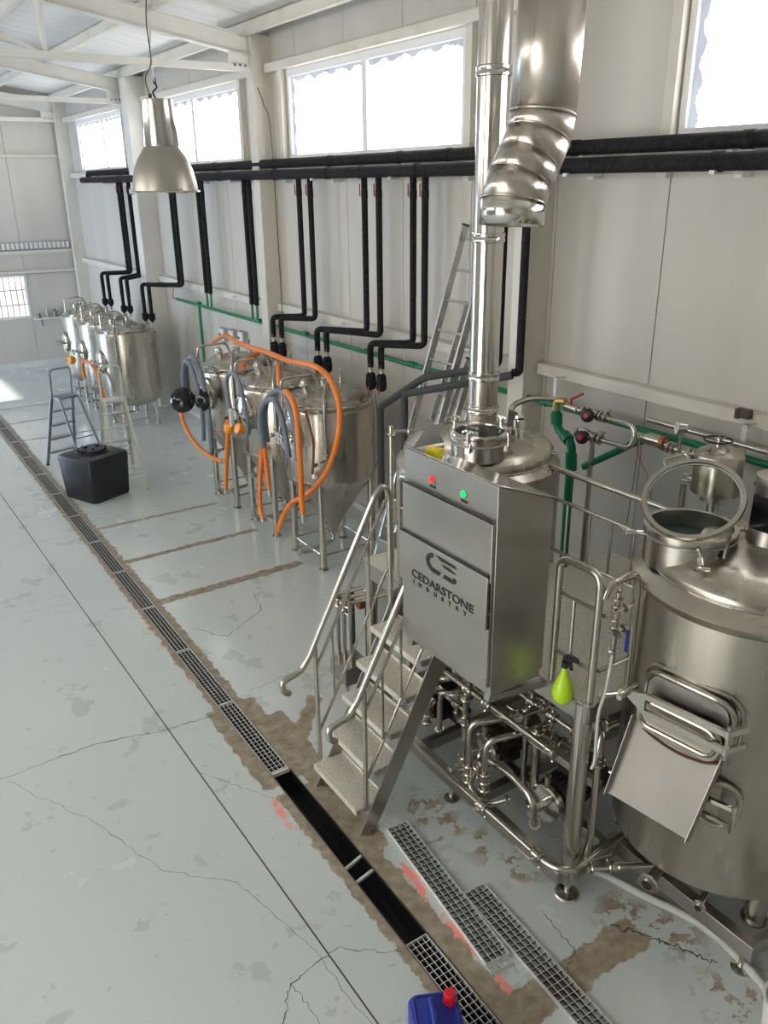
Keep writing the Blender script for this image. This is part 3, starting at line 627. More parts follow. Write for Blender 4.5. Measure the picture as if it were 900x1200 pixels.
# ------------------------------------------------------------------ far bright tanks
def bright(label):
    t = thing('bright_tank', label, 'tank', (0, 0, 0), 'round-bottomed tanks in the far row')
    b = link('tank_shell', MB().lathe([(.001, .36), (.25, .38), (.40, .42), (.47, .47), (.50, .56), (.50, 1.62), (.49, 1.66), (.43, 1.68), (.435, 1.70), (.42, 1.715)] + dome_profile(.41, 1.715, 1.80), seg=40), 'steel', t)
    link('rim_band', MB().ring((0, 0, 1.70), .428, .011, seg=40, n=6), 'steel_polish', b)
    for sx in (-1, 1):
        for sy in (-1, 1):
            x, y = .30*sx, .30*sy; l = link('leg', MB().cyl((x, y, .02), (x, y, .52), .028, 10), 'steel_tube', t); link('foot', MB().cyl((x, y, 0), (x, y, .02), .05, 12), 'steel_tube', l)
    for a, b_ in (((-.3, -.3), (.3, -.3)), ((-.3, -.3), (-.3, .3)), ((.3, -.3), (.3, .3))): link('stretcher', MB().cyl((*a, .15), (*b_, .15), .011, 6), 'steel_tube', t)
    manway(t, 1.18, PI+.1, .15, .19, .49)
    an = math.radians(235); d = Vector((math.cos(an), math.sin(an), 0))
    link('cleaning_arm', MB().tube([d*.05+Vector((0, 0, 1.78)), d*.08+Vector((0, 0, 1.93)), d*.35+Vector((0, 0, 1.97)), d*.55+Vector((0, 0, 1.85)), d*.55+Vector((0, 0, 1.0))], .017, 8, .08), 'steel_tube', t)
    link('guard_loop', MB().tube([(-.40, .02, 1.60), (-.40, .02, 1.98), (-.12, 0, 2.0), (-.02, 0, 1.93), (.02, 0, 1.76)], .014, 8, .06), 'steel_tube', t)
    q = MB(); q.cyl((.08, .1, 1.75), (.08, .1, 1.88), .03, 10); clamp(q, (.08, .1, 1.86), (0, 0, 1), .04); q.ball((-.12, .02, 1.88), .05, 10); q.cyl((-.2, .1, 1.75), (-.2, .1, 1.85), .03, 10); link('top_port', q, 'steel_polish', t)
    q = MB()
    for x, y in ((.34, -.16), (.40, -.04)): q.cyl((x, y, 1.62), (x, y, 1.78), .012, 8)
    link('cooling_port', q, 'steel_tube', t)
    o = link('outlet_pipe', MB().tube([(0, 0, .38), (0, 0, .22), (-.42, 0, .22)], .02, 8, .05), 'steel_tube', t); valve(o, (-.40, 0, .22), (-1, 0, 0), .02, (0, 0, 1), hl=.08)
    link('sight_tube', MB().tube([(.43, -.27, 1.64), (.46, -.29, 1.60), (.46, -.29, .66), (.41, -.26, .6)], .010, 6, .03), 'steel_tube', t)
    return t
B1 = bright('polished round-bottomed tank nearest in the far row, behind the white stepladder'); B1.location = (4.22, 14.52, 0)
dup(B1, (4.22, 15.72, 0), 'polished round-bottomed tank in the middle of the far row')
dup(B1, (4.22, 16.92, 0), 'polished round-bottomed tank nearest the far wall')

# ------------------------------------------------------------------ insulated header pipes and drops
def insul(name, pts, r, label, group=None, mt_='rubber', bend=.06, joints=()):
    t = thing(name, label, 'pipe', pts[0], group); link('foam_sleeve', MB().tube(pts, r, 14, bend), mt_, t)
    for p, ax in joints: link('sleeve_joint', MB().cyl(Vector(p)-Vector(ax)*.035, Vector(p)+Vector(ax)*.035, r*1.10, 14), mt_, t)
    return t
insul('insulated_pipe', [(4.95, YB+.1, 4.095), (4.95, 18.75, 4.095), (5.08, 18.75, 4.10), (5.10, 18.75, 4.21)], .058, 'thick black insulated pipe, lower of the two along the wall', bend=.04, joints=[((4.95, y, 4.095), (0, 1, 0)) for y in (2.2, 3.6, 5.1, 6.9, 7.9, 8.6, 9.9, 11.6, 13.1, 14.6, 16.2)])
insul('insulated_pipe', [(5.10, YB+.1, 4.225), (5.10, 18.75, 4.225)], .055, 'thick black insulated pipe, upper of the two along the wall', joints=[((5.10, y, 4.225), (0, 1, 0)) for y in (2.5, 3.5, 5.0, 6.6, 7.4, 8.8, 10.2, 12.1, 13.8)])
for i, y in enumerate((2.0, 3.6, 4.9, 7.3, 8.9, 11.2, 12.9, 14.9, 17.2)):
    t = thing('pipe_bracket', 'steel wall bracket carrying the two black insulated pipes', 'bracket', (5.29, y, 4.1), 'brackets under the black pipes')
    q = MB(); q.bx(4.90, 5.19, y-.02, y+.02, 4.02, 4.045); q.bx(5.06, 5.14, y-.02, y+.02, 4.15, 4.17); q.bx(5.12, 5.19, y-.015, y+.015, 4.03, 4.17); link('arm', q, 'galvanised', t); bxo('foot_plate', 5.18, 5.30, y-.03, y+.03, 4.0, 4.2, 'galvanised', t)
def drop(y, label, tank=None, ty=None, green=False, far=False, zt=1.93):
    """one insulated pipe from the header down the wall, then out to a tank's cooling port"""
    r = .034
    if green: t = insul('insulated_pipe', [(5.05, y, 4.10), (5.05, y, 2.40)], r, label, joints=[((5.05, y, 3.88), (0, 0, 1))]); link('green_stub', MB().cyl((5.05, y, 2.42), (5.05, y, 2.20), .017, 10), 'ppr_green', t); return t
    X, ty2 = tank, ty
    pts = [(5.05, y, 4.10), (5.05, y, 2.42), (X, ty2, 2.42), (X, ty2, 2.17 if not far else 2.1)]
    t = insul('insulated_pipe', pts, r, label, joints=[((5.05, y, 3.88), (0, 0, 1))])
    if not far:
        b = link('ball_valve', MB().cyl((X, ty2, 2.26), (X, ty2, 2.10), .024, 12).cyl((X, ty2, 2.21), (X, ty2, 2.15), .034, 8), 'brass_pale', t)
        link('foam_boot', MB().lathe([(.02, 2.12), (.05, 2.09), (.058, 1.99), (.05, 1.94), (.02, 1.92)], (X, ty2, 0), seg=14), 'rubber', t)
        link('valve_handle', MB().beam((X-.045, ty2-.02, 1.99), (X-.05, ty2-.03, 1.90), .012, .006, (1, 0, 0)), 'red_paint', b)
    else:
        link('foam_sleeve', MB().cyl((X, ty2, 2.12), (X, ty2, 1.86), r*.95, 12), 'rubber', t); link('foam_boot', MB().lathe([(.02, 1.96), (.055, 1.93), (.055, 1.85), (.02, 1.80)], (X, ty2, 0), seg=14), 'rubber', t)
        link('pipe_end', MB().cyl((X, ty2, 1.82), (X, ty2, 1.74), .015, 8), 'steel_tube', t)
    link('red_lever', MB().beam((5.02, y+.045, 3.86), (5.02, y+.045, 3.98), .010, .010, (1, 0, 0)), 'red_paint', t)
    return t
for i, (ya, yb, yc, nm) in enumerate(((7.10, 6.90, 7.62, 'the fermenter nearest the stairs'), (8.0, 7.72, 8.77, 'the middle fermenter'), (9.48, 9.20, 9.92, 'the far-end fermenter'))):
    drop(ya, 'black insulated pipe dropping to %s, left of its pair' % nm, 4.69, yc-.25); drop(yb, 'black insulated pipe dropping to %s, right of its pair' % nm, 4.74, yc-.13-.25)
for y, l in ((12.72, 'left black insulated pipe with green end, farther of the two green-ended pairs'), (12.56, 'right black insulated pipe with green end, farther of the two green-ended pairs'), (11.05, 'left black insulated pipe with green end, beside the cream column'), (10.89, 'right black insulated pipe with green end, beside the cream column')): drop(y, l, green=True)
for ya, yb, yc, nm in ((16.68, 16.50, 16.92, 'the tank nearest the far wall'), (16.06, 15.84, 15.72, 'the middle tank of the far row'), (13.90, 13.76, 14.52, 'the nearest tank of the far row')):
    drop(ya, 'black insulated pipe dropping to %s, left of its pair' % nm, 4.55, yc-.15, far=True); drop(yb, 'black insulated pipe dropping to %s, right of its pair' % nm, 4.62, yc-.04-.25, far=True)
# pair feeding the kettle
for y, X, yy, l in ((5.74, 4.5, 6.90, 'left'), (5.38, 4.5, 6.47, 'right')):
    xq = 5.05 if l == 'left' else 4.98
    t = insul('insulated_pipe', [(xq, y, 4.10), (xq, y, 2.42), (4.5+.42, y+.02, 2.42)], .036, 'black insulated pipe behind the chimney pipe, %s of its pair' % l, joints=[((xq, y, 3.88), (0, 0, 1))])
    t = insul('insulated_pipe', [(4.92, y+.02, 2.40), (4.62, yy-.6, 2.26), (4.5, yy, 1.86 if l == 'left' else 2.08), (4.5, yy, .75)], .036, 'grey foam-covered pipe sloping down behind the kettle, %s one' % ('lower' if l == 'left' else 'upper'), mt_='rubber_grey', bend=.05)
    link('white_tie', MB().ring((4.58, yy-.25, 2.02 if l == 'left' else 2.19), .04, .006, (-.1, .6, -.25), 14, 6), 'white_plastic', t)

# green water main along the wall
gm = thing('green_water_pipe', 'long green plastic water pipe running along the whole wall', 'pipe', (5.12, 3, 2.2))
link('pipe_run', MB().tube([(5.12, YB+.1, 2.20), (5.12, 14.3, 2.14)], .026, 12), 'ppr_green', gm)
link('branch', MB().tube([(5.12, 13.28, 2.15), (5.12, 13.28, 1.2)], .026, 12), 'ppr_green', gm)
for y in (13.28, 11.0, 9.6, 8.1, 7.2, 5.2, 1.9): link('socket', MB().cyl((5.12, y-.05, 2.17), (5.12, y+.05, 2.17), .034, 12), 'ppr_green', gm)
link('tap_end', MB().tube([(5.12, 14.3, 2.14), (5.12, 14.5, 2.14), (5.14, 14.5, 2.3)], .012, 8, .04), 'copper_red', gm)
for i, y in enumerate((5.05, 3.22, 7.35, 8.7, 11.9, 13.0)):
    t = thing('strap_hanger', ['perforated strap hanger beside the nearest cream column', 'perforated strap hanger above the glass manway lid', 'strap hanger on the green pipe behind the leaning ladder', 'strap hanger on the green pipe behind the nearest fermenter', 'strap hanger on the green pipe left of the cream column', 'strap hanger on the green pipe beside its downward branch'][i], 'bracket', (5.2, y, 2.4))
    link('strap', MB().tube([(5.19, y, 2.41), (5.13, y, 2.43), (5.12, y, 2.38), (5.12, y, 2.16)], .008, 6, .03) if i > 1 else MB().bx(5.10, 5.106, y-.02, y+.02, 2.10, 2.42).bx(5.10, 5.20, y-.02, y+.02, 2.416, 2.422), 'galvanised', t)
pipe('steel_water_pipe', [(5.05, YB+.2, 2.28), (5.05, 4.0, 2.29)], .021, 'bright steel pipe running just above the green pipe, right side', 'pipe')
pipe('steel_water_pipe', [(4.98, YB+.2, 2.08), (4.98, 3.0, 2.09)], .027, 'bright steel pipe under the green pipe at the right edge', 'pipe')
# electric boxes on the wall
for i, (y, z) in enumerate(((12.68, 1.72), (12.30, 1.74), (11.94, 1.76))):
    t = thing('switch_box', ['left', 'middle', 'right'][i] + ' one of three grey switch boxes on the wall behind the fermenters', 'switch', (5.3, y, z))
    bxo('box_body', 5.22, 5.30, y-.11, y+.11, z-.10, z+.12, 'box_grey', t, .008); bxo('cover', 5.212, 5.22, y-.09, y+.07, z-.08, z+.10, 'frame_white', t, .004); link('knob', MB().cyl((5.20, y+.03, z+.02), (5.212, y+.03, z+.02), .02, 10), 'black_plastic', t)
link_ = MB().tube([(5.03, 10.4, 5.1), (5.05, 10.3, 4.9), (5.10, 10.25, 4.6), (5.12, 10.25, 3.0), (5.12, 10.27, 1.5)], .007, 6, 0, 5)
solo('wall_cable', link_, 'cable_brown', 'thin dark cable hanging down beside the cream column by the window', 'cable', (5.1, 10.3, 1.5))

# ------------------------------------------------------------------ chimney pipe, duct, lamp
ch = thing('chimney_pipe', 'tall shiny steel chimney pipe rising from the kettle', 'pipe', (4.07, 4.79, 2.25))
zs = [2.25, 2.36, 2.62, 3.62, 4.68, 5.85]
for a, b in zip(zs, zs[1:]):
    link('pipe_section', MB().lathe([(.112, a), (.112, b-.03), (.116, b-.025), (.116, b)], (4.07, 4.79, 0), seg=32), 'steel_duct' if a < 2.5 else 'steel_polish', ch)
for z in zs[1:-1]: link('clamp_band', MB().lathe([(.114, z-.035), (.121, z-.03), (.123, z-.012), (.117, z), (.123, z+.012), (.121, z+.03), (.114, z+.035)], (4.07, 4.79, 0), seg=32), 'steel_polish', ch)
link('base_flange', MB().ring((4.07, 4.79, 2.37), .122, .010, seg=32, n=6), 'steel_polish', ch)
du = thing('exhaust_duct', 'large bent stainless duct hanging from the roof, open at its lower end', 'duct', (3.1, 3.4, 4.0))
D = [Vector(p) for p in ((3.256, 3.35, 6.06), (3.246, 3.400, 4.86), (3.241, 3.421, 4.31), (3.205, 3.412, 4.20), (3.135, 3.400, 4.085), (3.070, 3.392, 3.995), (3.028, 3.380, 3.895), (3.018, 3.374, 3.785))]
def cut_plane(i):
    if i == 0: return (D[1]-D[0]).normalized()
    if i == len(D)-1: return (D[-1]-D[-2]).normalized()
    return ((D[i]-D[i-1]).normalized() + (D[i+1]-D[i]).normalized()).normalized()
for i in range(len(D)-1):
    d = (D[i+1]-D[i]).normalized(); x = Vector((1, 0, 0)).cross(d).normalized(); y = d.cross(x); q = MB(); R0 = .166
    rings = []
    for j, (pt, n) in enumerate(((D[i], cut_plane(i)), (D[i+1], cut_plane(i+1)))):
        for k in range(40):
            t = 2*PI*k/40; b0 = D[i] + x*R0*math.cos(t) + y*R0*math.sin(t); b0 = b0 - d*((b0-D[i]).dot(d))
            s_ = (pt-b0).dot(n)/d.dot(n); q.v.append(tuple(b0+d*s_))
    for k in range(40): q.f.append((k, (k+1) % 40, 40+(k+1) % 40, 40+k))
    o = link('duct_gore' if i > 1 else 'duct_section', q, 'steel_duct' if i < len(D)-2 else 'steel_polish', du); sd = o.modifiers.new('thick', 'SOLIDIFY'); sd.thickness = .002
    if i:
        bd = MB(); n = cut_plane(i)
        loop = [Vector(v) for v in q.v[:40]]; bd.tube([p + (p-D[i]).normalized()*.001 for p in loop]+[loop[0]+(loop[0]-D[i]).normalized()*.001], .0035 if i != 2 else .006, 6); link('seam_bead', bd, 'steel_duct', o)

def highbay(label, x, y, z):
    t = thing('hanging_lamp', label, 'lamp', (x, y, z))
    n = MB().lathe([(.001, .56), (.095, .56), (.105, .555), (.118, .28), (.112, .27)], (x, y, z), seg=28); link('lamp_housing', n, 'lamp_neck', t)
    q = MB().lathe([(.112, .275), (.128, .25), (.165, .20), (.196, .13), (.214, .05), (.220, .0), (.226, -.004), (.226, -.012), (.214, -.012), (.205, .05), (.186, .13), (.155, .195), (.10, .26)], (x, y, z), seg=40); sh = link('lamp_shade', q, 'lamp_shade', t)
    link('shade_ring', MB().ring((x, y, z-.008), .226, .007, seg=40, n=6), 'steel_polish', sh)
    for k in range(3):
        a = 2*PI*k/3+.6; link('clip', MB().box((x+.225*math.cos(a), y+.225*math.sin(a), z-.004), (.03, .02, .035)), 'steel_polish', sh)
    h = MB().tube([(x, y, z+.56), (x-.02, y, z+.60), (x+.01, y, z+.63), (x, y, z+.66)], .006, 6, 0, 3); h.ring((x, y, z+.665), .018, .004, (1, 0, 0), 14, 6); h.cyl((x-.04, y, z+.555), (x-.04, y, z+.59), .012, 8); link('hook', h, 'cable', t)
    top = roofz(x)-.02
    link('chain', MB().tube([(x, y, z+.67), (x-.008, y+.004, z+.85), (x+.006, y, z+1.1), (x, y, top)], .0045, 6, 0, 5), 'galvanised', t)
    link('flex', MB().tube([(x-.04, y, z+.58), (x-.06, y, z+.68), (x-.01, y, z+.78), (x-.015, y, z+1.0), (x+.012, y, z+1.25), (x-.012, y, z+1.5), (x, y, top)], .004, 6, 0, 5), 'cable_brown', t)
    link('bulb', MB().ball((x, y, z+.14), .05, 12), 'white_plastic', t)
    return t
highbay('dented metal bell lamp hanging on a chain in front of the windows', 2.10, 5.87, 3.96)

# ------------------------------------------------------------------ brewhouse platform, skid and rails
pf = thing('brewing_platform', 'stainless platform on skid frame between the two brewing tanks', 'platform', (3.4, 3.3, 0))
ZD = 1.385
link('deck_plate', MB().bx(2.93, 4.05, 2.50, 4.78, ZD-.012, ZD), 'chequer_plate', pf, bevel=.002)
link('deck_plate', MB().bx(4.05, 4.55, 2.85, 3.80, ZD-.012, ZD), 'chequer_plate', pf, bevel=.002)
for p in (((2.93, 2.50), (2.93, 4.78)), ((2.93, 2.50), (3.30, 2.50)), ((2.93, 4.78), (3.1, 4.78))):
    link('fascia', MB().beam((*p[0], ZD-.06), (*p[1], ZD-.06), .012, .12), 'steel_sheet', pf, bevel=.002)
for x, y, r in ((2.965, 2.555, .052), (2.965, 4.70, .045), (4.0, 2.95, .045), (4.45, 3.75, .045)):
    p = link('post', MB().cyl((x, y, .12), (x, y, ZD-.012), r, 18), 'steel_tube', pf)
    link('foot', MB().lathe([(.001, 0), (.075, 0), (.078, .006), (.07, .014), (.02, .02), (.018, .12), (.001, .12)], (x, y, 0), seg=24), 'steel_tube', p)
def rail(pts, r=.021, nm='guard_rail'): return link(nm, MB().tube(pts, r, 12, .07), 'steel_tube', pf)
XF = 2.955
rail([(XF, 2.80, ZD), (XF, 2.80, 2.15), (XF, 2.515, 2.15), (XF, 2.515, ZD)]); link('base_ring', MB().cyl((XF, 2.515, ZD), (XF, 2.515, ZD+.012), .035, 16), 'steel_tube', pf)
for z in (1.95, 1.59): link('rail_bar', MB().cyl((XF, 2.79, z), (XF, 2.53, z), .0125, 10), 'steel_tube', pf)
link('baluster', MB().cyl((XF, 2.68, 1.59), (XF, 2.68, 1.95), .010, 8), 'steel_tube', pf)
rail([(XF+.02, 2.50, 2.02), (XF+.05, 2.50, 2.09), (3.215, 2.50, 2.105), (3.235, 2.50, ZD)])
for z in (1.92, 1.59): link('rail_bar', MB().cyl((2.98, 2.50, z), (3.22, 2.50, z), .0125, 10), 'steel_tube', pf)
link('baluster', MB().cyl((3.09, 2.50, 1.59), (3.09, 2.50, 2.08), .010, 8), 'steel_tube', pf)
# rear rail across the back of the deck
rail([(4.0, 3.98, ZD), (4.0, 3.98, 2.13), (4.0, 2.75, 2.13), (4.0, 2.75, ZD)])
link('rail_bar', MB().cyl((4.0, 3.96, 1.91), (4.0, 2.77, 1.91), .013, 10), 'steel_tube', pf); link('rail_bar', MB().cyl((4.0, 3.96, 1.52), (4.0, 2.77, 1.52), .013, 10), 'steel_tube', pf)
for y in (3.76, 3.55, 3.36, 3.17, 2.98): link('baluster', MB().cyl((4.0, y, 1.52), (4.0, y, 1.91), .009, 8), 'steel_tube', pf)
# guard loop between stair and cabinet
rail([(XF-.03, 4.26, ZD-.02), (XF-.03, 4.26, 2.20), (XF-.03, 4.06, 2.20), (XF-.03, 4.06, ZD-.02)])
link('rail_bar', MB().cyl((XF-.03, 4.24, 1.97), (XF-.03, 4.08, 1.97), .011, 8), 'steel_tube', pf)
# skid beams
SK = [((2.90, 2.55, .17), (2.90, 4.75, .17), .07, .09), ((2.90, 2.55, .17), (4.5, 2.55, .17), .07, .09), ((2.90, 4.72, .17), (4.4, 4.72, .17), .07, .09), ((3.30, 2.6, .17), (3.30, 4.7, .17), .06, .08),
      ((4.45, 1.45, .17), (4.45, 4.75, .17), .07, .09), ((3.38, 2.60, .17), (3.38, 1.60, .17), .07, .10), ((2.95, 3.35, .17), (4.4, 3.35, .17), .06, .08), ((2.95, 4.0, .17), (4.4, 4.0, .17), .06, .08), ((3.42, 1.63, .17), (4.5, 1.5, .17), .05, .09)]
for a, b, w, h in SK: link('skid_beam', MB().beam(a, b, w, h), 'steel_sheet', pf, bevel=.003)
for a, b in (((3.15, 2.55, .72), (3.15, 3.6, .72)), ((3.3, 2.75, .95), (4.4, 2.9, .95)), ((3.3, 3.9, .80), (4.4, 3.9, .80)), ((3.15, 3.5, .72), (4.3, 3.5, .72))): link('cross_beam', MB().beam(a, b, .05, .05), 'steel_sheet', pf, bevel=.002)
for x, y in ((3.38, 1.66), (4.45, 1.5), (2.90, 4.72), (2.90, 3.6)):
    link('foot', MB().lathe([(.001, 0), (.055, 0), (.055, .01), (.018, .02), (.018, .13), (.001, .13)], (x, y, 0), seg=16), 'steel_tube', pf)

# ------------------------------------------------------------------ stairs
stx = thing('steel_stairs', 'stainless stairs with chequer treads and two handrails', 'stairs', (2.4, 3.94, 0))
SY0, SY1 = 3.655, 4.235
for y, nm in ((SY0, 's'), (SY1, 's')):
    o = link('stringer', MB().prism([(2.175, y-.006, .0), (2.30, y-.006, .0), (3.0, y-.006, 1.33), (2.93, y-.006, 1.385), (2.87, y-.006, 1.385)], (0, .012, 0)), 'steel_sheet', stx)
    link('stringer_lip', MB().beam((2.30, y+(.02 if y < 4 else -.02), .01), (3.0, y+(.02 if y < 4 else -.02), 1.33), .006, .04, (0, 0, 1)), 'steel_sheet', o)
    link('stair_foot', MB().cyl((2.25, y, .0), (2.25, y, .012), .045, 14).cyl((2.25, y, .01), (2.25, y, .05), .012, 8), 'steel_tube', stx)
for k, (x, z) in enumerate(((2.16, .215), (2.283, .465), (2.405, .70), (2.527, .93), (2.652, 1.16))):
    q = MB().bx(x, x+.235, SY0+.01, SY1-.01, z-.012, z).bx(x, x+.008, SY0+.01, SY1-.01, z-.045, z-.012).bx(x+.227, x+.235, SY0+.01, SY1-.01, z, z+.02)
    link('tread', q, 'chequer_plate', stx, bevel=.0015)
    link('tread_bracket', MB().bx(x+.03, x+.20, SY0+.006, SY0+.03, z-.05, z-.012), 'steel_sheet', stx); link('tread_bracket', MB().bx(x+.03, x+.20, SY1-.03, SY1-.006, z-.05, z-.012), 'steel_sheet', stx)
sl = (1.16-.215)/(2.652-2.16)
for y, x0, xt, top in ((SY1+.01, 0, 2.80, 2.10), (SY0-.02, 0, 2.80, 2.10)):
    # curled foot, sloping run, bend down into the top newel
    link('handrail', MB().tube([(2.02, y, .84), (1.975, y, .87), (1.965, y, .945), (2.05, y, .965), (2.11, y, .98), (2.17, y, 1.055), (2.72, y, 2.10), (2.765, y, 2.15), (2.81, y, 2.135), (2.83, y, 2.06), (2.835, y, 1.20)], .021, 12, .035), 'steel_tube', stx)
    link('newel', MB().cyl((2.225, y, .22), (2.225, y, 1.13), .016, 10), 'steel_tube', stx)
    for dz, x0, x1 in ((-.20, 2.225, 2.80), (-.72, 2.225, 2.80)):
        z0 = 1.055+(x0-2.17)*1.9+dz; z1 = 1.055+(x1-2.17)*1.9+dz; link('rail_bar', MB().cyl((x0, y, z0), (x1, y, z1), .0115, 8), 'steel_tube', stx)
    for x in (2.36, 2.50, 2.66):
        zb = 1.055+(x-2.17)*1.9-.72; link('baluster', MB().cyl((x, y, zb), (x, y, zb+.52), .009, 8), 'steel_tube', stx)

# ------------------------------------------------------------------ control cabinet
cb = thing('control_cabinet', 'tall stainless control cabinet with maker\'s logo, red and green lamps', 'cabinet', (2.7, 3.2, 1.43))
CX, CY0, CY1 = 2.50, 2.80, 3.59
q = MB().prism([(CX, CY0, 1.49), (CX, CY0, 2.634), (2.875, CY0, 2.495), (2.875, CY0, 1.49)], (0, CY1-CY0, 0)); link('cabinet_body', q, 'steel_sheet', cb, bevel=.004)
link('plinth', MB().bx(CX+.01, 2.865, CY0+.01, CY1-.01, 1.435, 1.49), 'steel_sheet', cb, bevel=.003)
for y in (CY0+.04, CY1-.04): link('bracket', MB().beam((CX+.01, y, 1.415), (2.92, y, 1.355), .04, .04), 'steel_sheet', cb, bevel=.002)
q = MB().prism([(CX-.003, CY0-.004, 2.638), (CX-.003, CY1+.004, 2.638), (2.895, CY1+.004, 2.49), (2.895, CY0-.004, 2.49)], (0, 0, .007)); link('cover_sheet', q, 'steel_polish', cb, bevel=.002)
link('front_panel', MB().bx(CX-.020, CX-.001, CY0+.011, CY1-.007, 1.50, 2.437), 'steel_sheet', cb, bevel=.003)
link('shadow_gap', MB().bx(CX-.021, CX-.016, CY0+.01, CY1-.005, 2.439, 2.448), 'black_gloss', cb)
hood = link('front_door', MB().bx(CX-.035, CX-.022, CY0+.018, CY1+.009, 1.85, 2.147), 'steel_sheet', cb, bevel=.003)
link('door_slot', MB().bx(CX-.031, CX-.0205, CY0+.018, CY1+.011, 2.148, 2.163), 'black_gloss', hood)
link('door_hinge', MB().bx(CX-.032, CX-.021, CY0+.006, CY0+.013, 1.86, 1.94).bx(CX-.032, CX-.021, CY0+.006, CY0+.013, 1.955, 2.12), 'black_gloss', hood)
for y, z in ((CY0+.04, 2.405), (CY1-.036, 2.405), (CY0+.04, 1.535), (CY1-.036, 1.535)): link('screw', MB().cyl((CX-.024, y, z), (CX-.018, y, z), .007, 10), 'steel_polish', cb)
for y, c_ in ((3.326, 'red_lamp'), (3.058, 'green_lamp')):
    l = link('indicator_lamp', MB().cyl((CX-.015, y, 2.522), (CX-.001, y, 2.522), .017, 14), c_, cb, label='%s indicator lamp' % c_[:-5]); link('bezel', MB().ring((CX-.003, y, 2.522), .019, .004, (1, 0, 0), 16, 6), 'steel_polish', l)
    link('name_tag', MB().bx(CX-.004, CX-.001, y-.025, y+.025, 2.475, 2.489), 'letter', cb)
def text(s, y, z, size, sx=1.0, sp=1.0, x=CX-.0365):
    c = bpy.data.curves.new('lettering', 'FONT'); c.body = s; c.size = size; c.extrude = .0008; c.offset = .0014; c.space_character = sp; c.align_x = 'LEFT'
    o = bpy.data.objects.new('lettering', c); COL.objects.link(o); c.materials.append(MT['letter'])
    o.matrix_world = Matrix(((0, 0, -1, x-cb.location.x), (-sx, 0, 0, y-cb.location.y), (0, 1, 0, z-cb.location.z), (0, 0, 0, 1))); me = bpy.data.meshes.new_from_object(o); n = bpy.data.objects.new('lettering', me); n.matrix_world = o.matrix_world.copy(); COL.objects.link(n); n.parent = cb; bpy.data.objects.remove(o); n.name = 'lettering'; return n
text('CEDARSTONE', 3.472, 1.905, .066, 1.32, 1.0)
text('INDUSTRY', 3.455, 1.865, .034, 1.15, 3.15)
# emblem: an open C sweeping into slanted bars
def flat(poly, nm='emblem_stroke'):
    q = MB().prism([(CX-.0355, 3.335-u*.893, 1.995+v*.893) for u, v in poly], (-.0018, 0, 0)); return link(nm, q, 'letter', cb)
arc = [(0.085+.085*math.cos(math.radians(a)), .075+.065*math.sin(math.radians(a))) for a in range(98, 271, 12)]
arci = [(0.085+.050*math.cos(math.radians(a)), .075+.036*math.sin(math.radians(a))) for a in range(270, 97, -12)]
flat(arc + [(0.135, .010), (0.155, .039)] + arci)
flat([(.095, .140), (.29, .135), (.305, .118), (.145, .116)]); flat([(.160, .098), (.235, .100), (.300, .085), (.285, .078), (.225, .080), (.185, .082)])
flat([(.170, .012), (.27, .010), (.30, .022), (.305, .046), (.28, .054), (.27, .038), (.190, .040)])
sg = MB().box((2.64, 3.50, 2.605), (.067, .09, .045), Matrix.Rotation(.35, 3, 'Z')); solo('yellow_sponge', sg, 'yellow_sponge', 'yellow sponge lying on the cabinet top below the kettle manway', 'sponge', (2.64, 3.50, 2.585), bevel=.008)

# ------------------------------------------------------------------ kettle
KX, KY = 3.75, 4.45
kt = thing('brew_kettle', 'domed brew kettle behind the control cabinet, chimney pipe on top', 'tank', (KX, KY, 0))
sh = link('tank_shell', MB().lathe([(.001, .50), (.45, .52), (.57, .60), (.60, .70), (.60, 2.09), (.598, 2.10), (.54, 2.145), (.548, 2.17), (.545, 2.20), (.52, 2.235), (.46, 2.265), (.36, 2.285), (.22, 2.305), (.001, 2.32)], (KX, KY, 0), seg=64), 'steel', kt)
link('seam_band', MB().ring((KX, KY, 2.152), .543, .006, seg=56, n=6), 'steel_polish', sh)
for a in (45, 135, 225, 315): link('leg', MB().cyl((KX+.5*math.cos(math.radians(a)), KY+.5*math.sin(math.radians(a)), .21), (KX+.5*math.cos(math.radians(a)), KY+.5*math.sin(math.radians(a)), .75), .05, 16), 'steel_tube', kt)
def top_manway(t, c, r, z0, z1, inside='tank_interior_shade'):
    x, y = c
    n = link('manway_neck', MB().lathe([(r, z0), (r, z1-.02), (r+.012, z1-.018), (r+.012, z1), (r-.014, z1), (r-.016, z0+.02)], (x, y, 0), seg=48), 'steel_tube', t)
    link('neck_band', MB().ring((x, y, z1-.045), r+.004, .007, seg=48, n=6), 'steel_sheet', n)
    link('interior_shade_disc', MB().lathe([(.001, z1-.085), (r-.014, z1-.085)], (x, y, 0), seg=40), inside, n)  # dark disc in the neck; the interior's shade is put into its colour
    return n
MW = (3.525, 4.165)
nk = top_manway(kt, MW, .195, 2.24, 2.40)
lidk = link('manway_lid', MB().lathe([(.165, 2.402), (.207, 2.402), (.210, 2.412), (.207, 2.424), (.168, 2.424), (.165, 2.41), (.165, 2.402)], (*MW, 0), seg=48), 'steel_polish', kt)
link('lid_glass', MB().lathe([(.001, 2.406), (.168, 2.406), (.168, 2.415), (.001, 2.415)], (*MW, 0), seg=40), 'glass', lidk)
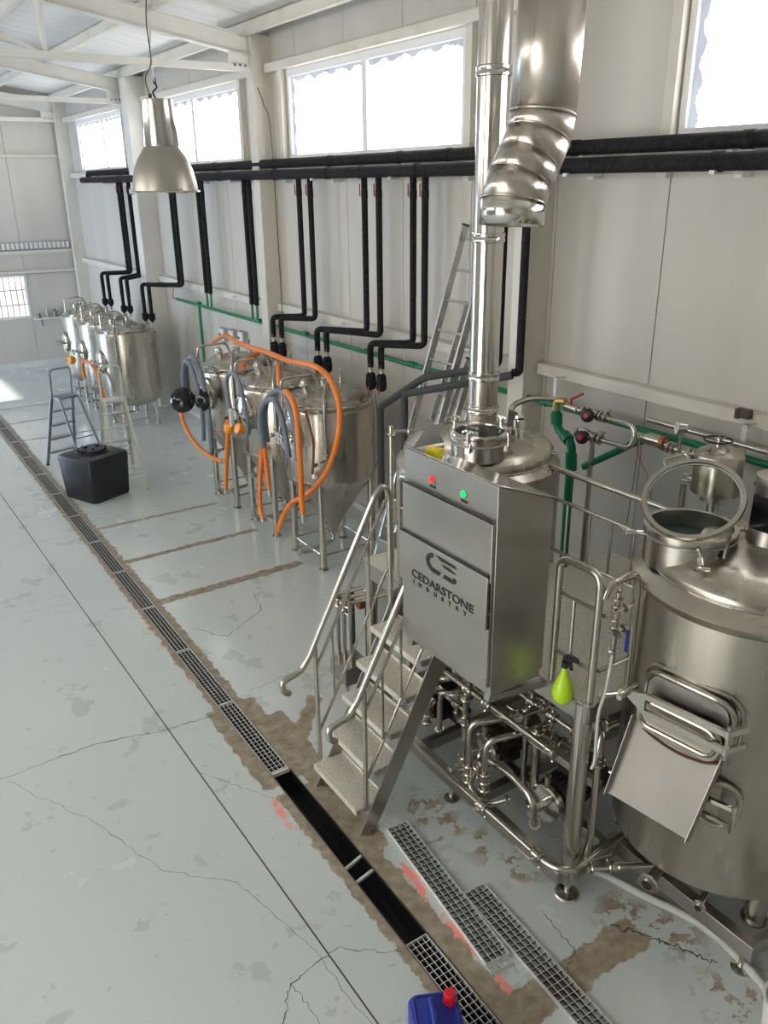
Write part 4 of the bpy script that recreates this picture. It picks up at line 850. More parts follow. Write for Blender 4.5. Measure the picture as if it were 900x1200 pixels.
def wing(t, c, r, ang, z):
    d = Vector((math.cos(ang), math.sin(ang), 0)); p = Vector((*c, 0))+d*(r+.03); q = MB(); q.cyl(p+Vector((0, 0, z-.09)), p+Vector((0, 0, z+.035)), .008, 8); q.cyl(p+Vector((0, 0, z+.0)), p+Vector((0, 0, z+.03)), .018, 10)
    s = Vector((-d.y, d.x, 0)); q.tube([p-s*.035+Vector((0, 0, z+.045)), p-s*.018+Vector((0, 0, z+.055)), p+Vector((0, 0, z+.035)), p+s*.018+Vector((0, 0, z+.055)), p+s*.035+Vector((0, 0, z+.045))], .010, 8, 0, 3)
    q.beam(p-d*.04+Vector((0, 0, z-.08)), p+d*.01+Vector((0, 0, z-.08)), .03, .04); return link('wing_nut', q, 'steel_polish', t)
for a in (100, 10, 210, 285): wing(kt, MW, .20, math.radians(a), 2.42)
link('lid_handle', MB().tube([(3.72, 4.06, 2.42), (3.79, 4.02, 2.42), (3.76, 3.965, 2.42), (3.70, 3.99, 2.42)], .004, 6, .01), 'steel_polish', lidk)
link('hinge_bracket', MB().prism([(3.22, 4.52, 2.26), (3.40, 4.40, 2.30), (3.33, 4.46, 2.47)], (.006, .01, 0)), 'steel_sheet', kt)
q = MB(); q.cyl((3.92, 4.18, 2.22), (3.93, 4.21, 2.36), .035, 14); q.cyl((3.93, 4.21, 2.36), (3.935, 4.22, 2.42), .048, 14); q.cyl((3.935, 4.22, 2.42), (3.94, 4.23, 2.44), .035, 12); link('dome_port', q, 'steel_polish', kt)
q = MB().prism([(3.98, 4.42, 2.24), (4.07, 4.35, 2.24), (4.05, 4.37, 2.42), (4.00, 4.41, 2.44)], (.008, .01, 0)); link('lifting_lug', q, 'steel_sheet', kt)
link('small_port', MB().ring((4.08, 4.02, 2.205), .042, .008, (.3, -.25, 1), 18, 6), 'steel_polish', kt)
t = pipe('kettle_steam_pipe', [(4.42, 4.75, 2.05), (4.48, 4.95, 2.28), (4.72, 4.93, 2.32), (4.86, 4.80, 2.31)], .024, 'curved steel pipe joining the kettle top to the wall valves', 'pipe', bend=.12)

# ------------------------------------------------------------------ mash tun
MX, MY = 3.79, 2.17
mt_ = thing('mash_tun', 'large stainless mash tun at the right edge with open glass lid', 'tank', (MX, MY, 0))
sh = link('tank_shell', MB().lathe([(.001, .40), (.45, .41), (.58, .425), (.615, .45), (.62, .48), (.62, 2.0), (.648, 2.035), (.652, 2.05), (.645, 2.058), (.56, 2.11), (.565, 2.13), (.555, 2.155), (.51, 2.19), (.42, 2.22), (.27, 2.25), (.001, 2.27)], (MX, MY, 0), seg=72), 'steel', mt_)
link('seam_band', MB().ring((MX, MY, 2.112), .561, .005, seg=64, n=6), 'steel_polish', sh)
for x, y in ((3.53, 1.72), (4.25, 1.72), (3.52, 2.62), (4.25, 2.6)):
    l = link('leg', MB().cyl((x, y, .225), (x, y, .45), .055, 20), 'steel_tube', mt_); link('foot', MB().cyl((x, y, .215), (x, y, .228), .07, 20), 'steel_tube', l)
NC = (3.505, 2.43)
top_manway(mt_, NC, .225, 2.12, 2.325)
# open lid: glazed ring tilted up over the neck, hinged at its near edge
ld = Vector((-.93, -.37, 0)).normalized(); tilt = math.radians(35); ln = (Vector((0, 0, 1))*math.cos(tilt) + ld*math.sin(tilt)).normalized()
edge = ld*math.cos(tilt) - Vector((0, 0, 1))*math.sin(tilt)      # from lid centre to its near, low edge
LC = Vector((NC[0], NC[1], 2.335)) + ld*.235 - edge*.25
lid = link('manway_lid', MB().lathe([(.228, -.014), (.252, -.014), (.256, .0), (.252, .014), (.230, .014), (.228, -.014)], LC, ln, 56), 'steel_tube', mt_)
link('lid_glass', MB().lathe([(.001, -.004), (.230, -.004), (.230, .004), (.001, .004)], LC, ln, 48), 'glass', lid)
link('lid_gasket', MB().ring(LC-ln*.002, .228, .004, ln, 48, 6), 'pale_hose', lid)
sd_ = ln.cross(edge).normalized(); ha = (-edge*math.cos(.6) - sd_*math.sin(.6)); hs = ln.cross(ha).normalized(); hb = LC + ha*.25
link('lid_handle', MB().tube([hb+hs*.06, hb+hs*.06+ha*.05, hb-hs*.06+ha*.05, hb-hs*.06], .008, 8, .02), 'steel_tube', lid)
def bolt(t, p, d, L=.13):
    d = Vector(d).normalized(); p = Vector(p); q = MB(); q.cyl(p, p+d*L*.6, .009, 8); q.cyl(p+d*L*.45, p+d*L*.8, .016, 10)
    s = d.cross(Vector((0, 0, 1))).normalized(); q.tube([p+d*L-s*.035+Vector((0, 0, .01)), p+d*L*.9, p+d*L+s*.035+Vector((0, 0, .01))], .011, 8, 0, 3); return link('swing_bolt', q, 'steel_polish', t)
for a, e in ((150, .1), (228, -.6), (330, -.1)):
    d = Vector((math.cos(math.radians(a)), math.sin(math.radians(a)), 0)); bolt(mt_, Vector((*NC, 2.29))+d*.235, d+Vector((0, 0, e)))
q = MB().prism([(3.43, 2.165, 2.19), (3.53, 2.20, 2.205), (3.535, 2.21, 2.33), (3.52, 2.21, 2.35)], (-.005, .012, 0)); q.box((3.48, 2.185, 2.20), (.17, .05, .02), Matrix.Rotation(.35, 3, 'Z')); link('hinge_bracket', q, 'steel_sheet', mt_)
# agitator drive at the centre of the dome
ag = link('agitator_housing', MB().lathe([(.125, 2.24), (.115, 2.30), (.11, 2.56), (.115, 2.57), (.115, 2.61), (.001, 2.615)], (3.80, 2.16, 0), seg=28), 'steel_sheet', mt_)
link('dark_window', MB().bx(3.685, 3.72, 2.08, 2.22, 2.34, 2.52), 'black_gloss', ag)
# spent grain door on the front with its chute
an = math.radians(188); dd = Vector((math.cos(an), math.sin(an), 0)); ss = Vector((-dd.y, dd.x, 0)); UP = Vector((0, 0, 1))
def onw(u, v, o=0.0): return Vector((MX, MY, 0)) + dd*(.62+o) + ss*u + UP*v          # door frame of reference: along, up, outward
def rrect(w, h, r, n=6):
    o = []
    for cx_, cy_, a0 in ((w-r, h-r, 0), (-w+r, h-r, 90), (-w+r, -h+r, 180), (w-r, -h+r, 270)):
        for k in range(n+1): a = math.radians(a0+90*k/n); o.append((cx_+r*math.cos(a), cy_+r*math.sin(a)))
    return o
def curve_off(u): return math.sqrt(max(.0, .62**2-u*u))-.62
DZ = 1.50
loop = [onw(u, DZ+v, .028+curve_off(u)) for u, v in rrect(.235, .155, .10)]; fr = link('door_frame', MB().tube(loop+[loop[0], loop[1]], .017, 10), 'steel_tube', mt_)
loop = [onw(u, DZ+v, .006+curve_off(u)) for u, v in rrect(.265, .185, .12)]; link('frame_weld', MB().tube(loop+[loop[0], loop[1]], .011, 8), 'steel_sheet', fr)
# recess sheet
pl = rrect(.22, .14, .09); q = MB(); q.prism([onw(u, DZ+v, -.01) for u, v in pl], dd*.01); link('door_recess', q, 'steel_sheet', fr)
loop = [onw(u, DZ-.075+v*1.0, .10) for u, v in rrect(.225, .075, .07)]; dl = link('grain_door', MB().prism([onw(u, DZ-.07+v, .055) for u, v in rrect(.23, .105, .09)], dd*.02), 'steel', mt_, bevel=.004)
loop = [onw(u, DZ-.06+v, .08) for u, v in rrect(.205, .075, .06)]; link('door_bead', MB().tube(loop+[loop[0], loop[1]], .011, 8), 'steel_tube', dl)
for z in (DZ+.065, DZ-.03): link('door_arm', MB().beam(onw(-.17, z, .115), onw(.28, z, .11), .022, .03, UP), 'steel_tube', dl)
link('arm_yoke', MB().prism([onw(-.16, DZ+.08, .105), onw(-.16, DZ-.045, .105), onw(-.20, DZ-.02, .105), onw(-.27, DZ+.02, .105), onw(-.27, DZ+.05, .105)], dd*.02), 'steel_tube', dl)
q = MB(); q.cyl(onw(-.27, DZ+.035, .03), onw(-.27, DZ+.035, .19), .016, 10); q.cyl(onw(-.27, DZ+.035, .12), onw(-.36, DZ-.0, .16), .012, 10); q.cyl(onw(-.28, DZ+.035, .10), onw(-.28, DZ+.035, .15), .026, 10); link('clamp_screw', q, 'steel_polish', dl)
q = MB(); 
for z in (DZ+.065, DZ-.03): q.cyl(onw(.27, z-.02, .11), onw(.27, z+.02, .11), .016, 10); q.beam(onw(.27, z, .11), onw(.31, z, .0), .02, .03, UP)
q.beam(onw(.29, DZ+.11, .07), onw(.29, DZ-.09, .07), .012, .03); q.cyl(onw(.27, DZ-.08, .11), onw(.27, DZ+.11, .11), .009, 8); link('door_hinge', q, 'steel_polish', dl)
link('gasket', MB().tube([onw(-.235, DZ-.11, .045), onw(-.17, DZ-.165, .07), onw(0, DZ-.19, .085), onw(.15, DZ-.18, .075), onw(.24, DZ-.15, .05)], .008, 8, 0, 4), 'gasket', mt_)
# chute: sheet with folded sides leaning out below the door
c0, c1, c2, c3 = onw(-.25, DZ-.13, .02), onw(.245, DZ-.13, .02), onw(.19, DZ-.60, .16), onw(-.29, DZ-.60, .16)
n_ = (c1-c0).cross(c3-c0).normalized()
if n_.dot(dd) < 0: n_ = -n_
q = MB().prism([c0, c1, c2, c3], -n_*.004); chu = link('grain_chute', q, 'steel_matt', mt_)
link('chute_side', MB().prism([c0, c3, c3+n_*.045, c0+n_*.06], (c1-c0).normalized()*.003), 'steel_sheet', chu); link('chute_side', MB().prism([c1, c2, c2+n_*.045, c1+n_*.06], (c0-c1).normalized()*.003), 'steel_sheet', chu)
# lower oval clean-out manway partly behind the chute
lo = link('lower_manway', MB().tube([onw(.215+u, 1.05+v, .025+curve_off(.215+u)) for u, v in rrect(.10, .13, .09)]+[onw(.315, 1.12, .025+curve_off(.315))], .016, 10), 'steel_tube', mt_)
q = MB().prism([onw(.215+u, 1.05+v, .0+curve_off(.3)) for u, v in rrect(.09, .12, .08)], dd*.035); link('manway_cover', q, 'steel', lo)
q = MB()
for z in (1.10, 1.0): q.beam(onw(.10, z, .05), onw(.34, z, .02), .02, .022, UP)
q.cyl(onw(.33, .97, .03), onw(.33, 1.13, .03), .012, 8); q.beam(onw(.345, .97, .0), onw(.345, 1.15, .0), .01, .03); link('manway_hinge', q, 'steel_polish', lo)
link('side_elbow', MB().tube([(3.45, 2.62, 1.02), (3.22, 2.62, 1.05), (3.21, 2.62, .96), (3.20, 2.62, .30)], .022, 12, .08), 'steel_tube', mt_)

# spray bottle on the deck corner
sb = thing('spray_bottle', 'lime green spray bottle with black trigger by the corner post', 'bottle', (2.905, 2.62, ZD))
sx_, sy_ = 2.885, 2.645
link('bottle_body', MB().lathe([(.001, 0), (.035, .002), (.052, .02), (.060, .055), (.056, .09), (.042, .13), (.028, .165), (.018, .195), (.015, .215), (.015, .222), (.001, .222)], (sx_, sy_, ZD-.03), seg=28), 'lime_plastic', sb)
link('collar', MB().cyl((sx_, sy_, ZD+.188), (sx_, sy_, ZD+.222), .019, 14), 'black_plastic', sb)
q = MB().prism([(sx_, sy_+.022, ZD+.222), (sx_, sy_+.018, ZD+.25), (sx_, sy_-.015, ZD+.272), (sx_, sy_-.075, ZD+.268), (sx_, sy_-.080, ZD+.25), (sx_, sy_-.03, ZD+.235), (sx_, sy_-.035, ZD+.20), (sx_, sy_-.045, ZD+.185), (sx_, sy_-.03, ZD+.19), (sx_, sy_-.012, ZD+.222)], (.024, 0, 0)); link('trigger_head', q, 'black_plastic', sb, bevel=.003)

# ------------------------------------------------------------------ hoses on the fermenters
def hose(label, pts, r, m, sm=6, tips=(), group=None, cat='hose'):
    t = thing('hose', label, cat, pts[0], group); link('hose_tube', MB().tube(pts, r, 12, 0, sm), m, t)
    for a, b in tips: link('hose_fitting', MB().cyl(a, b, r*.85, 12), 'steel_polish', t)
    return t
hose('long orange hose looping over the fermenter tops and down the nearest one', [(4.30,10.74,1.99),(4.25,10.2,2.16),(4.10,9.56,2.20),(4.05,9.00,2.21),(4.00,8.36,2.24),(3.95,7.83,2.25),(3.90,7.19,2.31),(3.95,7.01,2.24),(3.90,6.77,2.14),(3.90,6.70,1.97),(3.85,6.66,1.70),(3.85,6.91,1.29),(3.75,7.11,1.02),(3.70,7.44,.81),(3.68,7.63,.59),(3.68,7.78,.36)], .028, 'orange_hose', tips=[((3.68, 7.78, .37), (3.67, 7.81, .29))])
hose('thick grey hose looped over the manway of the nearest fermenter', [(3.66,7.86,1.40),(3.65,7.87,1.68),(3.66,7.78,1.89),(3.66,7.52,2.03),(3.64,7.30,2.02),(3.64,7.20,1.89),(3.66,7.17,1.62),(3.68,7.19,1.36)], .034, 'grey_hose')
hose('second grey hose strand beside the thick one on the nearest fermenter', [(3.58,7.80,1.36),(3.57,7.81,1.66),(3.57,7.72,1.85),(3.57,7.48,1.96),(3.55,7.33,1.92),(3.57,7.26,1.76),(3.60,7.24,1.40)], .030, 'grey_hose')
hose('orange hose hanging straight down in front of the nearest fermenter', [(3.66,7.38,2.04),(3.62,7.25,2.07),(3.60,7.10,2.03),(3.60,7.02,1.88),(3.60,7.00,1.55),(3.61,7.02,1.06),(3.61,7.01,.86)], .030, 'orange_hose', tips=[((3.61, 7.01, .86), (3.61, 7.01, .76))])
hose('thin brownish hose hanging behind the straight orange one', [(3.74,7.10,1.90),(3.75,7.04,1.75),(3.75,6.98,1.55),(3.74,7.01,1.26)], .014, 'brown_hose')
hose('orange hose folded over double between the nearest and middle fermenters', [(3.60,8.00,.50),(3.60,8.03,.70),(3.64,7.98,1.25),(3.67,7.96,1.50),(3.66,7.945,1.545),(3.66,7.925,1.50),(3.66,7.93,1.20),(3.66,7.89,.84)], .026, 'orange_hose', tips=[((3.60, 8.0, .51), (3.6, 7.99, .43)), ((3.66, 7.89, .85), (3.66, 7.885, .77))])
hose('thin grey hose in a long loop on the middle fermenter', [(3.70,8.90,1.48),(3.68,8.90,1.84),(3.66,8.74,1.99),(3.65,8.55,2.00),(3.65,8.42,1.85),(3.66,8.37,1.60),(3.66,8.31,1.44),(3.68,8.47,1.31),(3.68,8.64,1.35),(3.66,8.70,1.45)], .026, 'grey_hose')
hose('orange hose hanging straight down in front of the middle fermenter', [(3.62,8.80,1.44),(3.62,8.91,1.06),(3.62,9.06,.52)], .026, 'orange_hose', tips=[((3.62, 9.06, .54), (3.62, 9.08, .44))])
hose('grey hose looped high over the manway of the far-end fermenter', [(3.70,10.26,1.40),(3.68,10.20,1.81),(3.68,10.0,1.97),(3.66,9.75,1.94),(3.65,9.58,1.76),(3.66,9.52,1.47),(3.66,9.50,1.21),(3.66,9.54,.80)], .032, 'grey_hose')
hose('second grey hose strand hanging on the far-end fermenter', [(3.62,10.22,1.36),(3.61,10.12,1.80),(3.60,9.95,1.94),(3.58,9.72,1.88),(3.58,9.60,1.66),(3.60,9.57,1.30),(3.62,9.66,.98)], .028, 'grey_hose')
hose('orange hose curving low round the front of the far-end fermenter', [(3.62,10.10,1.55),(3.58,10.27,1.25),(3.58,10.11,1.00),(3.60,9.77,.85),(3.62,9.36,.82),(3.62,9.06,.86)], .026, 'orange_hose', tips=[((3.62, 9.08, .86), (3.62, 9.0, .87))])
hose('short orange hose lying across the top of the middle fermenter', [(4.20,9.11,2.10),(4.0,8.97,2.08),(3.85,8.81,2.02)], .028, 'orange_hose')
hose('short orange hose standing between the middle and nearest fermenter tops', [(3.90,7.97,2.21),(3.89,7.95,2.12),(3.86,7.90,1.98)], .026, 'orange_hose')
hose('orange hose arching behind the grey stepladder in front of the far tanks', [(3.62,15.35,.75),(3.62,15.35,1.0),(3.62,15.1,1.10),(3.62,14.75,1.11),(3.62,14.40,.98),(3.62,14.22,.60)], .030, 'orange_hose')
# black bowls hanging on the far-end fermenter
for i, (p, ax, r, l) in enumerate((((3.50, 9.95, 1.46), (-.55, -.75, .35), .155, 'round black plastic bowl hung on the far-end fermenter, larger outer one'), ((3.62, 9.58, 1.52), (-.9, -.25, .1), .135, 'round black plastic bowl hung on the far-end fermenter, inner one seen edge-on'))):
    t = thing('plastic_bowl', l, 'bowl', p); a = Vector(ax).normalized()
    link('bowl_shell', MB().lathe([(.001, .07), (r*.5, .06), (r*.85, .03), (r, 0), (r*1.04, -.004), (r*1.04, -.012), (r*.96, -.01), (r*.8, .02), (.001, .045)], p, a, 32), 'black_gloss', t); link('centre_boss', MB().cyl(Vector(p)+a*.06, Vector(p)+a*.085, .02, 12), 'black_plastic', t)
t = thing('sanitiser_bottle', 'orange cup with white bottle neck hooked on the middle fermenter manway', 'bottle', (3.50, 8.50, 1.38))
link('cup', MB().lathe([(.001, 0), (.05, .005), (.062, .03), (.06, .09), (.055, .10), (.001, .10)], (3.50, 8.52, 1.37), (.2, .1, 1), 20), 'orange_plastic', t); link('neck', MB().lathe([(.018, .10), (.022, .14), (.022, .30), (.012, .31), (.001, .31)], (3.50, 8.44, 1.37), (.0, -.1, 1), 14), 'white_plastic', t)
link('hook', MB().tube([(3.50, 8.50, 1.46), (3.56, 8.52, 1.50), (3.68, 8.62, 1.50)], .006, 6), 'steel_tube', t)
solo('plastic_cup', MB().tube([(3.56, 8.24, 1.49), (3.62, 8.40, 1.50), (3.68, 8.55, 1.50)], .006, 6).lathe([(.001, 0), (.05, .003), (.058, .02), (.055, .085), (.001, .09)], (3.55, 8.22, 1.47), (-1, -.1, .4), 20), 'orange_plastic', 'translucent orange cup at the right side of the middle fermenter manway', 'cup', (3.55, 8.22, 1.47))
solo('plastic_cup', MB().lathe([(.001, 0), (.07, .005), (.08, .03), (.07, .11), (.001, .12)], (3.60, 15.85, 1.0), (-1, -.3, .2), 20), 'orange_plastic', 'orange cup on the manway of the middle far-row tank', 'cup', (3.6, 15.85, 1.0))

# ------------------------------------------------------------------ stepladders, black tank, leaning ladders, canister
def stepladder(label, loc, rz, W0, W1, H, D0, m_, rungs, feet, platz, group=None):
    """A-frame: front legs at y=0 side carrying the hoop, rear legs at +y; built facing -y"""
    t = thing('stepladder', label, 'ladder', (0, 0, 0)); r = .014
    topf = (W1/2, D0*.50); Hh = H
    for s in (-1, 1):
        l = link('rail', MB().beam((s*W0/2, 0, .02), (s*W1/2, D0*.42*(platz/H)+.0, platz), .045, .022, (0, 1, 0)), m_, t); link('rubber_foot', MB().box((s*W0/2, 0, .016), (.04, .03, .032)), feet, l)
        l = link('rear_leg', MB().beam((s*W0/2*.9, D0, .02), (s*W1/2*.9, D0*.48, platz), .028, .02, (0, 1, 0)), m_, t); link('rubber_foot', MB().box((s*W0/2*.9, D0, .02), (.034, .03, .034)), feet, l)
    yf = D0*.42*(platz/H)
    link('hoop', MB().tube([(-W1/2, yf, platz-.05), (-W1/2, yf+.05, H), (W1/2, yf+.05, H), (W1/2, yf, platz-.05)], r, 10, .07), m_, t)
    link('top_step', MB().bx(-W1/2, W1/2, yf-.04, yf+.20, platz-.03, platz), m_, t)
    for k in range(rungs):
        f = (k+1)/(rungs+1); z = platz*f; w = W0+(W1-W0)*f; y = yf*f
        link('step', MB().bx(-w/2, w/2, y-.01, y+.07, z-.02, z), m_, t)
    link('rear_brace', MB().cyl((-W0*.42, D0*.93, .22), (W0*.42, D0*.93, .22), .008, 6), m_, t); link('rear_brace', MB().cyl((-W0*.4, D0*.75, platz*.5), (W0*.4, D0*.75, platz*.5), .008, 6), m_, t)
    t.location = loc; t.rotation_euler = (0, 0, rz); return t
stepladder('cream-white aluminium stepladder just right of the black tank', (3.19, 12.25, 0), PI-.12, .44, .30, 1.62, 1.25, 'aluminium_cream', 4, 'foot_cream', 1.16)
stepladder('grey aluminium stepladder behind the black tank, on the left', (2.54, 13.0, 0), math.radians(195), .46, .32, 1.52, 1.10, 'aluminium_grey', 4, 'black_plastic', 1.12)
t = thing('black_tank', 'black square plastic tank with round screw lid on the floor', 'tank', (2.58, 11.2, 0))
rot = Matrix.Rotation(math.radians(24), 3, 'Z'); c0 = Vector((2.60, 11.20, 0))
def rr_(h, w, r): return [c0 + rot @ Vector((u, v, h)) for u, v in rrect(w, w, r, 4)]
q = MB(); lv = [(0.0, .30, .06), (.03, .315, .07), (.57, .345, .07), (.61, .33, .07), (.625, .29, .06)]; n_ = None
for h, w, r in lv:
    L_ = rr_(h, w, r); n_ = len(L_); q.v += [tuple(p) for p in L_]
for j in range(len(lv)-1):
    for k in range(n_): q.f.append((j*n_+k, j*n_+(k+1) % n_, (j+1)*n_+(k+1) % n_, (j+1)*n_+k))
q.f.append(tuple(reversed(range(n_)))); q.f.append(tuple(range((len(lv)-1)*n_, len(lv)*n_))); link('tank_body', q, 'black_plastic', t)
lidb = link('screw_lid', MB().lathe([(.20, .62), (.20, .645), (.175, .65), (.175, .67), (.16, .675), (.001, .668)], c0, seg=40), 'black_plastic', t)
q = MB()
for k in range(12): a = 2*PI*k/12; q.box(c0+Vector((.175*math.cos(a), .175*math.sin(a), .66)), (.03, .02, .03), Matrix.Rotation(a, 3, 'Z'))
for k in range(3): a = 2*PI*k/3+.4; q.box(c0+Vector((.09*math.cos(a), .09*math.sin(a), .682)), (.05, .025, .02), Matrix.Rotation(a, 3, 'Z'))
link('lid_rib', q, 'black_gloss', lidb)

def lean(label, foot, top, w, m_='aluminium', rungs=12, rw=.022, rd=.07, loc=None):
    t = thing('extension_ladder', label, 'ladder', foot); f, p = Vector(foot), Vector(top); s = Vector((0, 1, 0)); L = (p-f)
    for e in (0, 1): link('rail', MB().beam(f-s*w*e, p-s*w*e, rd, rw, s.cross(L).cross(L)), m_, t); 
    for k in range(rungs): c = f+L*((k+.6)/rungs); link('rung', MB().cyl(c, c-s*w, .013, 8), m_, t)
    for e in (0, 1): link('end_cap', MB().beam(p-s*w*e, p-s*w*e+L.normalized()*.02, rd*1.05, rw*1.2, s.cross(L).cross(L)), 'rubber_grey', t)
    return t
lean('tall aluminium ladder leaning on the wall left of the chimney pipe', (4.08, 6.56, 0), (5.20, 6.46, 3.60), .42, rungs=13)
lean('shorter ladder section leaning in front of the tall one', (3.98, 6.26, 0), (5.12, 6.30, 2.90), .34, rungs=10, rd=.06)
lean('shortest ladder section leaning nearest the chimney pipe', (4.02, 6.14, 0), (4.98, 6.10, 2.42), .26, rungs=8, rd=.05, rw=.018)

# blue canister at the bottom edge
jc = thing('canister', 'blue plastic canister with red cap on the floor by the drain grating', 'canister', (1.70, 2.19, 0)); jr = Matrix.Rotation(math.radians(-26), 3, 'Z'); J0 = Vector((1.70, 2.17, 0))
def jq(u, v, z): return J0 + jr @ Vector((u, v, z))
q = MB(); lv = [(0, .115, .155, .03), (.02, .125, .165, .035), (.25, .125, .165, .035), (.275, .115, .155, .035), (.285, .095, .135, .03)]
for h, w, d, r in lv:
    L_ = [jq(u, v, h) for u, v in rrect(w, d, r, 4)]; n_ = len(L_); q.v += [tuple(p) for p in L_]
for j in range(len(lv)-1):
    for k in range(n_): q.f.append((j*n_+k, j*n_+(k+1) % n_, (j+1)*n_+(k+1) % n_, (j+1)*n_+k))
q.f.append(tuple(reversed(range(n_)))); q.f.append(tuple(range((len(lv)-1)*n_, len(lv)*n_))); link('canister_body', q, 'blue_plastic', jc)
link('carry_handle', MB().tube([jq(-.02, .10, .28), jq(-.02, .085, .325), jq(-.02, -.03, .325), jq(-.02, -.05, .28)], .017, 10, .03), 'blue_plastic', jc)
link('moulded_rim', MB().tube([jq(u, v, .283) for u, v in rrect(.10, .14, .03, 4)]+[jq(.10, .11, .283)], .008, 8), 'blue_plastic', jc)
cp_ = jq(.075, .095, 0); link('screw_cap', MB().lathe([(.001, .345), (.026, .345), (.031, .338), (.033, .29), (.033, .283)], (cp_.x, cp_.y, 0), seg=24), 'red_plastic', jc)
solo('white_bucket', MB().lathe([(.11, 0), (.13, .26), (.138, .262), (.138, .275), (.126, .275), (.11, .02), (.001, .02)], (3.20, 1.29, 0), seg=36), 'white_plastic', 'rim of a white bucket at the lower right corner', 'bucket', (3.2, 1.29, 0))
# pale hose on the floor
hose('pale grey hose lying on the floor in front of the mash tun', [(3.17, 2.62, .03), (3.24, 2.50, .03), (3.31, 2.27, .03), (3.39, 2.05, .03), (3.42, 1.88, .03), (3.40, 1.68, .03), (3.36, 1.52, .03), (3.28, 1.25, .03), (3.2, .9, .03)], .024, 'pale_hose')

# ------------------------------------------------------------------ pipework at the kettle wall
t = thing('green_riser', 'thick green plastic riser pipe with elbows beside the kettle', 'pipe', (4.8, 4.5, 0))
link('pipe_run', MB().tube([(4.86, 4.78, 2.22), (4.86, 4.76, 2.08), (4.82, 4.54, 2.0), (4.82, 4.53, .25), (4.82, 4.53, .1)], .036, 16, .06), 'ppr_green', t)
for a, b in (((4.86, 4.775, 2.20), (4.86, 4.765, 2.11)), ((4.82, 4.54, 1.92), (4.82, 4.53, 1.78)), ((4.84, 4.65, 2.045), (4.825, 4.58, 2.02))): link('socket', MB().cyl(a, b, .048, 18), 'ppr_green', t)
link('cross_run', MB().tube([(4.84, 4.42, 1.83), (5.0, 4.05, 2.10), (5.08, 3.85, 2.19)], .028, 12), 'ppr_green', t)
link('brass_elbow', MB().tube([(4.86, 4.78, 2.20), (4.86, 4.79, 2.30), (4.88, 4.70, 2.31)], .030, 12, .03), 'brass', t)
for i, (x, y, z, l) in enumerate(((4.90, 4.40, 2.265, 'upper'), (4.88, 4.42, 2.085, 'lower'))):
    t = thing('valve_line', '%s of two steel valves with black knob and red centre on the wall' % l, 'valve', (x, y, z))
    b = MB().cyl((x, y+.28 if i == 0 else y+.14, z), (x, y-.20, z), .020, 12)
    for dy in (.12, .07, -.07, -.12): clamp(b, (x, y+dy, z), (0, 1, 0), .036)
    b.cyl((x, y+.05, z), (x, y-.05, z), .042, 14); b.cyl((x, y-.02, z), (x-.06, y-.02, z), .03, 12); b.cyl((x, y-.16, z), (x-.03, y-.16, z+.07), .010, 8); b.box((x-.03, y-.16, z+.075), (.02, .05, .015)); link('valve_body', b, 'steel_tube', t)
    k = link('hand_knob', MB().lathe([(.001, .0), (.05, .0), (.058, .012), (.055, .035), (.04, .045), (.001, .047)], (x-.055, y+.01, z), (-1, -.25, .1), 10), 'black_plastic', t)
    link('knob_centre', MB().cyl((x-.10, y-.001, z+.004), (x-.104, y-.002, z+.005), .020, 14), 'red_lamp' if False else 'red_plastic', k)
    if i == 0:
        br = link('brass_body', MB().cyl((x, y+.33, z+.01), (x, y+.18, z), .030, 12), 'brass_pale', t); link('red_lever', MB().tube([(x-.01, y+.25, z+.03), (x-.01, y+.25, z+.075), (x-.02, y+.18, z+.11), (x-.02, y+.12, z+.145)], .010, 8, .015), 'red_paint', br)
t = pipe('steel_return_bend', [(4.90, 4.22, 2.265), (4.90, 3.98, 2.265), (4.88, 3.98, 2.085), (4.88, 4.24, 2.085)], .020, 'bright U-shaped steel bend joining the two wall valves', 'pipe', bend=.09)
t = pipe('steel_riser', [(4.86, 4.50, 2.12), (4.86, 4.44, 2.13), (4.86, 4.36, 2.10), (4.86, 4.36, .3)], .022, 'upright steel pipe just right of the thick green riser', 'pipe', bend=.04)
t = thing('flow_sensor', 'copper-coloured inline sensor body on the wall pipe', 'sensor', (4.92, 3.8, 2.18))
link('sensor_body', MB().lathe([(.02, -.13), (.02, -.09), (.045, -.08), (.05, .06), (.04, .07), (.04, .09), (.02, .10), (.02, .14)], (4.92, 3.80, 2.19), (0, 1, 0), 20), 'steel_tube', t); link('copper_band', MB().cyl((4.92, 3.745, 2.19), (4.92, 3.715, 2.19), .054, 20), 'copper_red', t); link('copper_band', MB().cyl((4.92, 3.90, 2.19), (4.92, 3.88, 2.19), .034, 16), 'copper_red', t)
hose('thin orange cable dangling from the copper sensor', [(4.88, 3.92, 2.16), (4.87, 3.90, 2.05), (4.80, 3.75, 1.95), (4.70, 3.60, 1.80)], .004, 'cable_orange', cat='cable')
hose('thin brown cable dangling straight below the copper sensor', [(4.88, 3.93, 2.16), (4.88, 3.93, 1.9), (4.88, 3.96, 1.4)], .003, 'cable_brown', cat='cable')
t = thing('pressure_gauge', 'round steel pressure gauge above the glass manway lid', 'gauge', (4.85, 3.55, 2.30))
link('gauge_stem', MB().tube([(4.90, 3.70, 2.19), (4.88, 3.40, 2.17)], .018, 10).cyl((4.86, 3.55, 2.18), (4.86, 3.55, 2.31), .012, 8), 'steel_tube', t)
